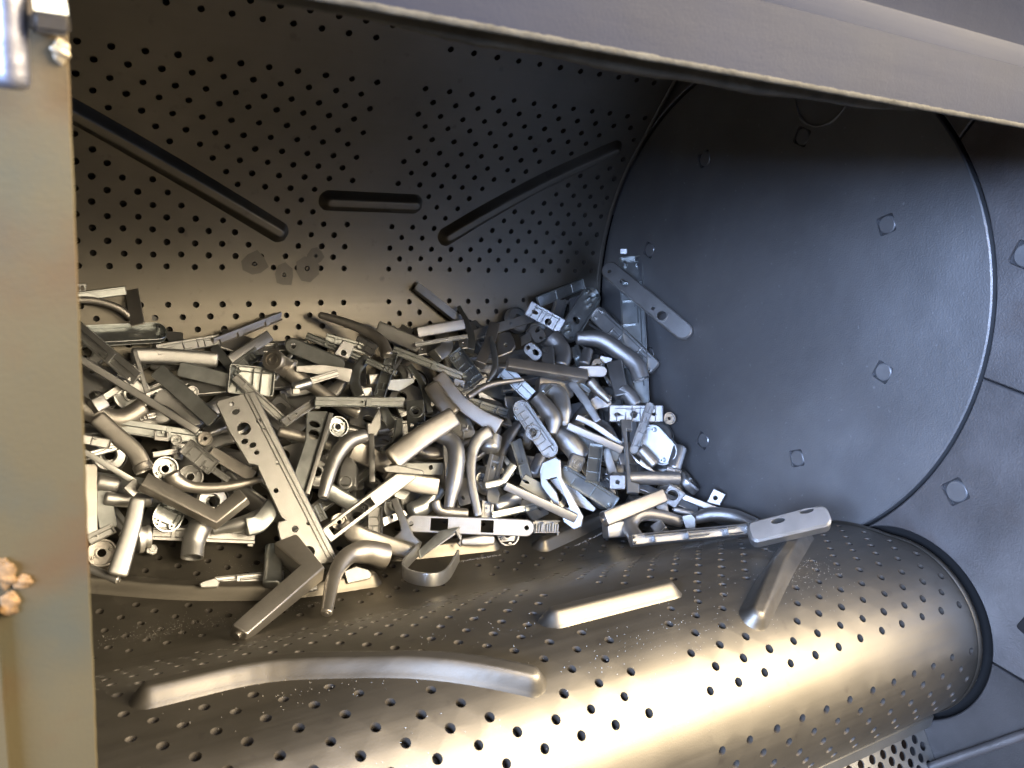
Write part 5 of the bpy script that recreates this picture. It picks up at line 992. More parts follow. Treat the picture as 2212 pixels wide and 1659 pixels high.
dict(k='plate', m='g', name='handle_plate', label='square plate with a big stamped ring hole above the paddle handle', x=(-.2112,-.7353,-.644), n=(-.3152,-.5724,.757), o=(-.4001,.169,-.1704), L=.0545, W=.0235, h=((.0173,.0001,.0046,.0046),), ring=((.0173,.0001,.0096,0),), win=((.0338,.0403,-.0082,-.0035),(.0338,.0403,.0012,.0082)), r=.0019, T=.0035),
dict(k='plate', m='g', name='bracket', label='hinge arm with an eye at its lower end, left of the paddle handle', x=(-.594,-.5883,-.5486), n=(-.107,-.6182,.7787), o=(-.4296,.1379,-.181), L=.0562, W=.0194, poly=((.0064,-.007),(0,-.0006),(.0246,.0099),(.0473,.0111),(.0554,.0006),(.0561,-.0065),(.0496,-.0078),(.0383,.0002)), h=((.053,-.0025,.0028,.0028),), T=.009),
dict(k='lever', m='a', name='door_handle', label='banana shaped round lever hanging down from under the paddle handle', P=((-.3939,.1124,-.1987),(-.3803,.0997,-.2014),(-.3774,.0853,-.2132),(-.3868,.0666,-.2387),(-.401,.048,-.2705)), W=(.0176,.0206,.022,.0217,.0129), up=(-.4506,-.7997,.3969), s='oval', t=.8),
dict(k='plate', m='a', name='bracket', label='tiny white forked clip between paddle handle and brightest curved lever', x=(-.2752,-.476,-.8353), n=(-.512,-.6628,.5464), o=(-.3415,.1323,-.1934), L=.0254, W=.0137, poly=((.0008,-.0052),(.0065,-.0018),(.0065,.0023),(.0001,.0035),(.0086,.0052),(.011,.0078),(.0126,.0003),(.0252,.0014),(.0254,-.0008),(.0123,-.0027),(.0121,-.0058),(.0093,-.0043)), T=.0025),
dict(k='plate', m='g', name='bracket', label='thin bent strap right of the thick ridged block', x=(.0386,-.6995,-.7136), n=(-.5993,-.5876,.5437), o=(-.2967,.0966,-.2303), L=.0343, W=.0121, poly=((0,-.0002),(.0172,.0064),(.0292,.0032),(.0342,-.0057),(.0235,.001),(.0066,-.0048)), T=.0025),
dict(k='rail', m='g', name='metal_strip', label='thin light rail just above the right end of the white slotted plate', x=(.9938,-.0667,.0887), n=(-.0992,-.8922,.4405), o=(-.3409,.0389,-.2852), L=.0659, W=.0093, sd=82, H=.0047),
dict(k='plate', m='a', name='handle_plate', label='long round ended plate leaning against the disc, holes in its face', x=(.2844,-.8739,-.3942), n=(-.7696,-.4533,.4496), o=(-.0632,.241,-.0014), L=.1783, W=.0273, h=((.0146,-.0025,.0028,.0028),(.0455,-.0014,.0086,.0042),(.1084,-.0033,.0028,.0028),(.1264,-.0034,.0081,.0086)), ring=((.1264,-.0034,.0092,0),), r=.014, T=.009, c=.002),
dict(k='tray', m='a', name='handle_plate', label='bright white rectangular tray with an oval slot and round hole, upper right', x=(.6536,-.6777,-.3368), n=(-.6392,-.7327,.2337), o=(-.1735,.2701,-.0745), L=.0602, W=.0238, h=((.0126,-.001,.0053,.0031),(.0375,-.0039,.0053,.0053)), r=.0019, H=.0077, wt=.0011, ribs=((.0098,-.01,.0098,.01),(.0098,.0053,.0149,.0053),(.0211,-.01,.0211,.01),(.0211,.0042,.0261,.0042),(.0283,-.01,.0283,.01),(.0283,.0047,.0348,.0047),(.0383,-.01,.0383,.01),(.0499,-.01,.0499,.01),(.0072,.0071,.0529,.0071))),
dict(k='tray', m='z', name='handle_plate', label='long channel with a boxed end sloping down right to the disc', x=(.2913,-.8472,-.4443), n=(-.8465,-.4446,.2929), o=(-.0653,.247,-.0762), L=.1363, W=.0259, r=.0078, H=.0083, wt=.0012, ribs=((.0419,-.0109,.0419,.0026),(.0419,-.0004,.0557,-.0004),(.0598,-.0109,.0598,.0109),(.0967,-.0109,.0967,.0109),(.0967,.0031,.1162,.0031),(.0163,.0078,.1199,.0078)), boss=((.0073,.0065,.0026),(.129,-.0065,.0026),(.0073,-.0065,.0026))),
dict(k='lever', m='a', name='door_handle', label='round curved handle end near the disc above the white rosette plate', P=((-.0917,.1244,-.1597),(-.0853,.1111,-.1669),(-.0803,.0952,-.1787)), W=(.0203,.0216,.0202), up=(-.6344,-.7135,.2974), s='oval', t=.8),
dict(k='rail', m='a', name='metal_strip', label='small grooved clip above the right end of the level tube', x=(.7854,-.5999,-.1525), n=(-.5423,-.7857,.2978), o=(-.073,.0199,-.2454), L=.021, W=.0062, sd=23, H=.0031),
dict(k='lever', m='a', name='door_handle', label='long pale square bar sloping down right to the I shaped bar', P=((-.2028,.0927,-.196),(-.1388,.046,-.2203)), W=(.0109,.012), up=(-.6613,-.6742,.3289), s='rect', t=1.3, e=(.06,.06)),
dict(k='plate', m='z', name='bracket', label='thin folded latch strip right of the I shaped bar', x=(.5462,-.7034,-.4548), n=(-.5892,-.7086,.3883), o=(-.1143,.0589,-.2315), L=.049, W=.008, poly=((0,.0011),(.0204,-.0005),(.0187,.0033),(.0299,.002),(.049,.002),(.0378,-.0032),(.0186,-.0046)), T=.0025),
dict(k='plate', m='z', name='handle_plate', label='square collar face with a round socket at the end of the smooth lever', x=(.9007,-.3412,-.2689), n=(-.3018,-.9367,.1776), o=(-.2129,.0618,-.2354), L=.0209, W=.0222, ring=((.0109,.0001,.0075,0),(.0109,.0001,.0043,0)), r=.0045, T=.008),
dict(k='tray', m='g', name='handle_plate', label='long open plate with raised blocks sloping down right, lower right centre', x=(.7317,-.5362,-.4209), n=(-.523,-.8376,.1579), o=(-.2284,.0589,-.247), L=.0888, W=.0224, r=.0034, H=.0072, wt=.001, ribs=((.0235,-.0094,.0235,.0022),(.0537,-.0094,.0537,.0094),(.0107,.0067,.0782,.0067)), boss=((.0063,.0056,.0022),(.0826,-.0056,.0022))),
dict(k='lever', m='d', name='door_handle', label='short leg of the square lever bar at lower right', P=((-.0937,-.0005,-.2795),(-.0992,-.0166,-.2995)), W=(.0173,.0162), up=(-.6493,-.6402,.4105), s='rect', t=.8, e=(.06,.06)),
dict(k='lever', m='z', name='door_handle', label='thin straight arm right of the dished square plate', P=((-.064,-.0081,-.2759),(-.0205,-.0518,-.2881)), W=(.0083,.0087), up=(-.6836,-.6121,.3976), s='rect', t=.8, e=(.06,.06)),
dict(k='plate', m='a', name='handle_plate', label='open slotted frame sloping up right, pale plate at its upper end', x=(.874,.1404,.4652), n=(-.1425,-.8412,.5215), o=(-.5565,.0518,-.283), L=.128, W=.0197, win=((.0077,.0678,-.0055,.0055),), rail=(.0075,), r=.0016, T=.003),
dict(k='lever', m='a', name='door_handle', label='tiny bright cube standing at the short barrel', P=((-.5626,.1747,-.1493),(-.5543,.1741,-.1497)), W=(.0069,.0069), up=(-.1974,-.9124,.3585), s='rect', t=.8, e=(.06,.06)),
dict(k='rail', m='g', name='metal_strip', label='long level channel with small ramps lying across the middle left', x=(.9956,-.069,-.0638), n=(-.0583,-.986,.1564), o=(-.5394,.1559,-.1575), L=.1154, W=.0124, sd=1, H=.0063),
dict(k='lever', m='d', name='door_handle', label='broad flat paddle handle with rounded upper end, rising right in the middle', P=((-.4701,.0771,-.2097),(-.4239,.0948,-.1918),(-.3721,.1087,-.1734)), W=(.028,.0279,.0265), up=(-.426,-.8245,.3725), s='soft', t=.35, e=(.2,.12)),
dict(k='rail', m='z', name='metal_strip', label='thick ridged block standing upright right of the brightest curved lever', x=(-.4817,-.5691,-.6664), n=(-.3447,-.5761,.7411), o=(-.3149,.087,-.2243), L=.0434, W=.0195, sd=2, H=.0098),
dict(k='plate', m='z', name='bracket', label='large triangular bracket with an open middle right of the centre', x=(.1654,-.6461,-.7451), n=(-.6994,-.6095,.3732), o=(-.2546,.0591,-.2283), L=.0972, W=.0375, poly=((.0083,-.0137),(-.0001,-.0066),(.0004,.0135),(.0071,.0173),(.0283,.0096),(.086,.0156),(.0972,.0082),(.0968,-.0024),(.0828,-.0111),(.0701,-.0105),(.027,-.0201)), h=((.0117,-.0148,.0027,.0027),), ph=(((.0231,-.01),(.0252,.0042),(.0681,.0037),(.0633,-.0075),(.0451,-.0045)),), T=.006),
dict(k='rail', m='z', name='metal_strip', label='serrated latch block with a comb edge at the right end of the white plate', x=(.9848,-.147,-.0921), n=(-.1076,-.9341,.3404), o=(-.2956,.0082,-.2936), L=.0375, W=.0158, sd=0, H=.0081, teeth=1),
dict(k='plate', m='a', name='handle_plate', label='bright round ended tongue at the right end of the flat bar handle', x=(.8674,-.486,.1071), n=(-.4944,-.8165,.2982), o=(-.1508,.1577,-.1416), L=.0455, W=.0168, r=.0085, T=.02),
dict(k='lever', m='a', name='door_handle', label='bright hollow mouthed curved neck over the hood shaped box head', P=((-.2382,.1248,-.1631),(-.2309,.1091,-.1742),(-.2264,.0949,-.1853),(-.2334,.0826,-.2027)), W=(.0214,.0239,.0226,.0137), up=(-.5556,-.7624,.3318), s='oval', t=.8, hollow=0, e=(0,.2)),
dict(k='lever', m='a', name='door_handle', label='bright level tube crossing behind the upright I shaped bar', P=((-.1608,.0332,-.2551),(-.1142,.0159,-.2531),(-.0694,-.003,-.2511)), W=(.0159,.0186,.0188), up=(-.6396,-.6663,.3833), s='oval', t=.8, hollow=1, e=(.2,0)),
dict(k='tray', m='g', name='handle_plate', label='glossy greenish channel standing left of the square tab', x=(-.4194,-.5654,-.7102), n=(-.458,-.5438,.7033), o=(-.1757,.0571,-.2112), L=.0558, W=.0186, r=.0015, H=.0061, wt=.0009, ribs=((.02,-.0078,.02,.0078),(.0401,-.0078,.0401,.0078),(.0067,.0056,.0491,.0056))),
dict(k='lever', m='d', name='door_handle', label='square lever bar lying in front at lower right, pointing left', P=((-.1149,-.0245,-.2608),(-.2031,-.0143,-.2869)), W=(.0188,.0201), up=(-.6247,-.6608,.416), s='rect', t=.9, tip=1, e=(.06,.06)),
dict(k='plate', m='a', name='bracket', label='bright curved tab with one hole standing up from the thin straight arm', x=(.7059,-.3184,.6327), n=(-.6614,-.616,.4279), o=(-.0369,-.0326,-.2801), L=.0288, W=.0269, poly=((.0193,.0132),(.0287,-.0031),(.013,-.012),(.0001,.0019)), h=((.0138,.0003,.0029,.0029),), T=.004),
dict(k='lever', m='a', name='door_handle', label='slim rod handle behind the smooth curved handle at lower right', P=((-.0821,-.0158,-.2905),(-.0551,-.0379,-.2927),(-.0147,-.0796,-.2907)), W=(.0092,.0099,.0099), up=(-.6827,-.6055,.4089), s='oval', t=.8, tip=0),
dict(k='lever', m='z', name='door_handle', label='little notched block inside the U bent pipe', P=((-.1175,-.0252,-.3031),(-.1188,-.04,-.3083)), W=(.018,.0179), up=(-.6432,-.632,.4323), s='rect', t=.8, e=(.06,.06)),
dict(k='plate', m='a', name='handle_plate', label='largest plate with many round holes, sloping down right across the left half', x=(.3296,-.5664,-.7553), n=(-.2109,-.824,.5259), o=(-.6497,.1512,-.1421), L=.2248, W=.0646, poly=((.0031,-.01),(.0004,-.0064),(.006,.0261),(.0087,.0343),(.2157,.0278),(.2255,.0259),(.2174,.0033),(.2011,-.0248),(.1581,-.0139),(.1537,-.0101),(.1558,-.0033),(.1512,-.0057),(.0912,-.003),(.0872,-.0018),(.0843,-.005),(.081,-.0097),(.0708,-.01),(.0382,-.0118)), h=((.0109,.0051,.0028,.0028),(.0213,.005,.0031,.0043),(.0425,.0043,.0075,.0075),(.0419,.0223,.0028,.0028),(.0538,.0224,.0025,.0025),(.056,-.0016,.0031,.004),(.0638,.0044,.0031,.004),(.0733,.0043,.0028,.0028),(.0939,.0194,.0029,.0029),(.1218,.0034,.0029,.0029),(.1701,.0021,.004,.004),(.1714,.0178,.0026,.0026),(.2001,.0034,.0069,.0069)), ridge=((.0089,.027,.2214,.0231),(.0069,.0228,.2195,.0184)), T=.0045),
dict(k='lever', m='a', name='door_handle', label='brightest curved lever standing upright in the middle of the pile', P=((-.3199,.1039,-.1979),(-.3391,.0989,-.2054),(-.3534,.0861,-.2227),(-.362,.0649,-.2476),(-.3644,.0351,-.2812)), W=(.0197,.0172,.0134,.0117,.0109), up=(-.3536,-.8359,.4198), s='soft', t=.7),
dict(k='lever', m='g', name='door_handle', label='dark angled strap wrapped around the thick ridged block', P=((-.3039,.0639,-.2321),(-.3247,.053,-.2481),(-.3507,.0535,-.2488)), W=(.0112,.0089,.0088), up=(-.5005,-.7637,.4079), s='rect', t=1.2, sharp=True, e=(0,0)),
dict(k='plate', m='z', name='handle_plate', label='rounded tongue plate below the dark angled strap', x=(-.3266,-.6518,-.6844), n=(-.286,-.622,.7289), o=(-.33,.0624,-.2581), L=.022, W=.0158, r=.0071, T=.0025),
dict(k='lever', m='a', name='door_handle', label='long bright flat bar sloping down right above the serrated block', P=((-.3269,.041,-.2463),(-.2404,-.0012,-.2857)), W=(.0106,.0118), up=(-.6176,-.6813,.393), s='rect', t=.7, e=(.06,.06)),
dict(k='plate', m='g', name='handle_plate', label='dark latch plate with one hole lying over the upper end of the open frame', x=(.988,-.1413,-.0628), n=(-.1227,-.9636,.2374), o=(-.451,.0991,-.233), L=.0614, W=.0156, h=((.0443,.0019,.0029,.0029),), r=.0013, T=.0025),
dict(k='tray', m='g', name='handle_plate', label='round ended open plate with clusters of screw posts, uppermost at right', x=(.7082,.4143,.5717), n=(-.0461,-.7809,.623), o=(-.1298,.2208,-.1098), L=.1121, W=.0315, h=((.0452,-.001,.0064,.0064),), r=.0158, H=.0101, wt=.0014, boss=((.0088,.0079,.0032),(.1033,-.0079,.0032),(.0088,-.0079,.0032),(.1033,.0079,.0032),(.0189,0,.0032),(.0932,0,.0032),(.0268,.0063,.0032),(.0853,-.0063,.0032))),
dict(k='lever', m='d', name='door_handle', label='long flat bar handle lying nearly level across the right of the pile', P=((-.2572,.1782,-.1313),(-.1448,.1403,-.1439)), W=(.0161,.0179), up=(-.2873,-.5747,.7663), s='rect', t=.8, e=(.03,.05)),
dict(k='plate', m='a', name='handle_plate', label='square tab with one hole at the left end of the bright level tube', x=(-.2251,-.4988,-.837), n=(-.6402,-.5718,.513), o=(-.1585,.0241,-.246), L=.0195, W=.0217, h=((.0098,.0004,.0032,.0032),), r=.0018, T=.0033),
dict(k='plate', m='a', name='handle_plate', label='square plate with a big dished hole at lower right', x=(.6442,-.6607,-.3854), n=(-.6636,-.7333,.148), o=(-.1012,-.0121,-.2621), L=.0251, W=.0257, h=((.0115,.0017,.0072,.0072),), ring=((.0115,.0017,.0097,0),), r=.0021, T=.006),
dict(k='lever', m='a', name='door_handle', label='smooth curved handle lying level above the deep tray, lower right', P=((-.0689,-.0429,-.2935),(-.0497,-.0578,-.2827),(-.0314,-.0791,-.2784),(-.0216,-.1108,-.276)), W=(.0162,.0193,.0194,.016), up=(-.698,-.5894,.4068), s='oval', t=.8),
dict(k='plate', m='a', name='bracket', label='angular clamp between the U bent pipe and smooth curved handle', x=(.2104,-.6969,-.6856), n=(-.682,-.6071,.4078), o=(-.0895,-.0461,-.2805), L=.0239, W=.0199, poly=((.0002,-.0067),(.0039,.0064),(.0127,.0089),(.0238,.0015),(.0177,-.0102)), T=.012),
dict(k='lever', m='d', name='door_handle', label='square L shaped lever lying in front over the lower end of the largest plate', P=((-.6016,.0514,-.2887),(-.5924,-.0069,-.2908),(-.6876,-.0797,-.2966)), W=(.0289,.0225,.018), up=(-.0908,-.4087,.9082), s='rect', t=.85, sharp=True, tip=1, e=(.04,.1)),
dict(k='lever', m='d', name='door_handle', label='round bent lever beside the L lever, its small tip pointing down at the belt', P=((-.4958,.0185,-.3035),(-.5212,.0172,-.292),(-.5467,.008,-.288),(-.5719,-.0191,-.2937),(-.5968,-.0688,-.3022)), W=(.0308,.027,.0199,.0156,.0123), up=(-.3339,-.7904,.5136), s='oval', t=.8, tip=1, hollow=0, e=(0,.2)),
dict(k='plate', m='a', name='handle_plate', label='long white slotted plate with round ends and two screw holes, lying level in front', x=(.9069,-.4209,.0166), n=(-.3852,-.8127,.4372), o=(-.452,.0604,-.2886), L=.1597, W=.0214, h=((.0066,-.0003,.0032,.0032),(.1502,.0002,.0032,.0032)), win=((.0303,.0519,-.0077,.0077),(.0926,.1086,-.0077,.0077)), r=.0108, T=.0035, text='RLS'),
dict(k='plate', m='z', name='bracket', label='thin bar with a row of round teeth, left end of the latch plate', x=(.9673,-.1948,-.1627), n=(-.1496,-.9554,.2548), o=(-.4837,.0684,-.2137), L=.0521, W=.0102, poly=((.0001,-.001),(.003,.0021),(.016,.0051),(.0499,.002),(.0523,-.0033),(.0043,-.0049)), T=.003),
dict(k='tray', m='z', name='handle_plate', label='round ended plate seen from behind with a ring hub and inner ribs, near the centre', x=(.3095,-.7107,-.6318), n=(-.5356,-.6793,.5017), o=(-.274,.1171,-.1643), L=.0885, W=.0234, r=.012, H=.0077, wt=.0011, ribs=((.0152,-.0098,.0152,.0023),(.0152,-.0059,.027,-.0059),(.0256,-.0098,.0256,.0023),(.0256,-.0066,.0413,-.0066),(.0352,-.0098,.0352,.0023),(.0352,-.0023,.0506,-.0023),(.0483,-.0098,.0483,.0098),(.0483,.0031,.0643,.0031),(.0644,-.0098,.0644,.0023),(.0644,.0063,.0724,.0063),(.0741,-.0098,.0741,.0098),(.0741,.0032,.0823,.0032),(.0106,.007,.0779,.007)), boss=((.0066,.0058,.0023),(.082,-.0058,.0023),(.0066,-.0058,.0023),(.082,.0058,.0023)), ring=((.0463,-.0052,.0104,0),), h=((.0463,-.0052,.0057,.0057),)),
dict(k='tray', m='a', name='handle_plate', label='bright white rosette plate lying level with slots and a round hole, at right', x=(.833,-.5396,.1224), n=(-.547,-.7698,.329), o=(-.1246,.101,-.1881), L=.077, W=.0245, h=((.0123,-.0018,.005,.0029),(.0362,-.0012,.0054,.0054),(.0648,-.0009,.0037,.0025)), r=.002, H=.0079, wt=.0011, ribs=((.0111,-.0103,.0111,.0024),(.0111,-.0028,.0208,-.0028),(.0239,-.0103,.0239,.0024),(.0239,.0052,.039,.0052),(.0331,-.0103,.0331,.0103),(.0331,.0005,.044,.0005),(.0446,-.0103,.0446,.0103),(.0551,-.0103,.0551,.0103),(.0664,-.0103,.0664,.0103),(.0092,.0073,.0678,.0073))),
dict(k='lever', m='d', name='door_handle', label='U bent round pipe handle with an open mouth, lower right', P=((-.1691,-.0443,-.3058),(-.1607,-.0206,-.3003),(-.1422,-.0151,-.29),(-.1144,-.0244,-.2909),(-.0853,-.0403,-.2976)), W=(.0211,.0207,.0188,.017,.0161), up=(-.6357,-.6416,.4291), s='oval', t=.8, hollow=0, e=(0,.2)),
dict(k='tray', m='a', name='handle_plate', label='deep tray with upright posts lying on the belt at lower right', x=(.9064,-.3956,.148), n=(-.3981,-.6829,.6125), o=(-.2485,-.121,-.2524), L=.1484, W=.0127, r=.0017, H=.017, wt=.0009, ribs=((.0291,-.0053,.0291,.0053),(.0291,.0035,.0574,.0035),(.0699,-.0053,.0699,.0053),(.0699,-.0005,.0963,-.0005),(.1188,-.0053,.1188,.0053),(.1188,-.0024,.1381,-.0024),(.0178,.0038,.1306,.0038)), boss=((.0036,.0032,.0013),(.1449,-.0032,.0013),(.0036,-.0032,.0013),(.1449,.0032,.0013)), post=1),
dict(k='lever', m='z', name='u_shaped_shell', label='thin grey U shaped shell standing on the belt in front of the white plate', cat='shell piece', P=((-.453,.018,-.3009),(-.4886,-.0176,-.2971),(-.4953,-.0427,-.2933),(-.4801,-.0641,-.2899),(-.4541,-.0554,-.2945),(-.4133,-.0085,-.3033)), W=(.0026,.0026,.0026,.0026,.0026,.0026), up=(0,.2425,.9701), s='rect', t=5.69, e=(.06,.06)),
dict(k='plate', m='g', name='bracket', label='thin flat lid with one bright edge leaning on the U shell', x=(-.9212,-.307,-.2393), n=(-.0208,-.5751,.8178), o=(-.3969,.0262,-.2832), L=.0689, W=.014, poly=((.025,-.0081),(.0002,.0017),(.0117,.0044),(.0694,.0055),(.0643,-.0035)), T=.003),
dict(k='lever', m='a', name='door_handle', label='bright narrow strip along the leaning flat lid', P=((-.4002,.0289,-.295),(-.4568,.0073,-.3051)), W=(.0037,.0036), up=(-.3056,-.8171,.4888), s='rect', t=.8, e=(.06,.06)),
dict(k='plate', m='a', name='bracket', label='small hooked end of the leaning flat lid', x=(-.1408,-.6324,-.7618), n=(-.314,-.7012,.6401), o=(-.3957,.0294,-.2869), L=.0253, W=.0086, poly=((.0029,-.0049),(0,.0025),(.0076,.0003),(.0107,.0036),(.0253,.0008),(.02,-.003),(.0176,.0008)), T=.0025),
dict(k='tray', m='a', name='handle_plate', label='narrow pointed strip with open cells crossing the white rosette plate', x=(.4898,.2789,.8261), n=(-.583,-.5998,.5481), o=(-.1162,.048,-.2291), L=.0788, W=.0119, r=.0048, H=.005, wt=.0009, ribs=((.0128,-.005,.0128,.0012),(.0128,-.0022,.0213,-.0022),(.033,-.005,.033,.005),(.033,.0008,.0403,.0008),(.0491,-.005,.0491,.005),(.0491,-.0018,.0573,-.0018),(.0633,-.005,.0633,.005),(.0633,-.0006,.0733,-.0006),(.0095,.0036,.0693,.0036))),
dict(k='plate', m='z', name='bracket', label='upright I shaped bar with a block at each end below the white rosette plate', x=(-.2565,-.6572,-.7087), n=(-.4499,-.5677,.6894), o=(-.1207,.0673,-.1833), L=.1102, W=.0179, poly=((.0007,-.0088),(.0024,.0081),(.0177,.0066),(.0163,-.0013),(.0931,-.003),(.0966,.0079),(.1097,.0065),(.1081,-.0093),(.0514,-.0067)), T=.008),
dict(k='plate', m='a', name='handle_plate', label='thick round cornered plate with two holes perched on the roller at right', x=(.7698,-.5092,.385), n=(-.5941,-.3511,.7237), o=(-.1934,-.2359,-.1934), L=.0862, W=.0246, h=((.0332,.0052,.0075,.0029),(.065,.0089,.0078,.0029)), r=.0081, T=.017, c=.0025),
]
for S in SPECS:
    S.setdefault('cat', S['name'].replace('_', ' ')); make(S)

# ------------------------------------------------------------------ castings underneath: one of each kind, then copies
def flever(kind):
    if kind==0: return dict(k='lever',P=[(0,0,0),(.004,.022,0),(.03,.036,0),(.075,.036,-.004),(.115,.033,-.008)],W=[.022,.019,.018,.017,.013],up=(0,0,1),t=.75,m='d',name='door_handle',cat='door handle',sock=0,e=(0,.3))
    if kind==1: return dict(k='lever',P=[(0,0,0),(0,.045,0),(.12,.045,0)],W=[.021,.020,.018],up=(0,0,1),t=.85,s='rect',sharp=True,m='z',name='door_handle',cat='door handle',sock=0,e=(0,.05))
    if kind==2: return dict(k='plate',o=(0,0,0),x=(1,0,0),n=(0,0,1),L=.17,W=.030,T=.006,r=.0145,h=[(.012,0,.0025,.0025),(.158,0,.0025,.0025),(.055,0,.010,.010),(.10,0,.0028,.007)],m='z',name='handle_plate',cat='handle plate')
    if kind==3: return dict(k='tray',o=(0,0,0),x=(1,0,0),n=(0,0,1),L=.15,W=.032,H=.009,r=.006,h=[(.05,0,.009,.009)],ribs=[(.03,-.013,.03,.013),(.075,-.013,.075,.013),(.10,-.013,.10,.013),(.03,.008,.13,.008)],boss=[(.014,.007,.003),(.014,-.007,.003),(.136,.007,.003)],m='g',name='handle_plate',cat='handle plate')
    if kind==4: return dict(k='rail',o=(0,0,0),x=(1,0,0),n=(0,0,1),L=.14,W=.015,H=.008,sd=4,m='z',name='metal_strip',cat='metal strip')
    if kind==5: return dict(k='rail',o=(0,0,0),x=(1,0,0),n=(0,0,1),L=.10,W=.020,H=.009,sd=8,m='a',name='metal_strip',cat='metal strip')
    if kind==6: return dict(k='cup',o=(0,0,0),x=(1,0,0),n=(0,0,1),L=.04,W=.042,m='z',name='rosette',cat='rosette')
    if kind==7: return dict(k='lever',P=[(0,0,0),(.02,.014,0),(.06,.018,.0),(.10,.008,0)],W=[.012,.019,.022,.016],up=(0,0,1),t=.6,s='soft',m='a',name='door_handle',cat='door handle',e=(.1,.3))
    if kind==8: return dict(k='plate',o=(0,0,0),x=(1,0,0),n=(0,0,1),L=.055,W=.035,T=.003,r=.003,h=[(.012,.008,.003,.003),(.04,-.006,.007,.007)],m='a',name='bracket',cat='bracket')
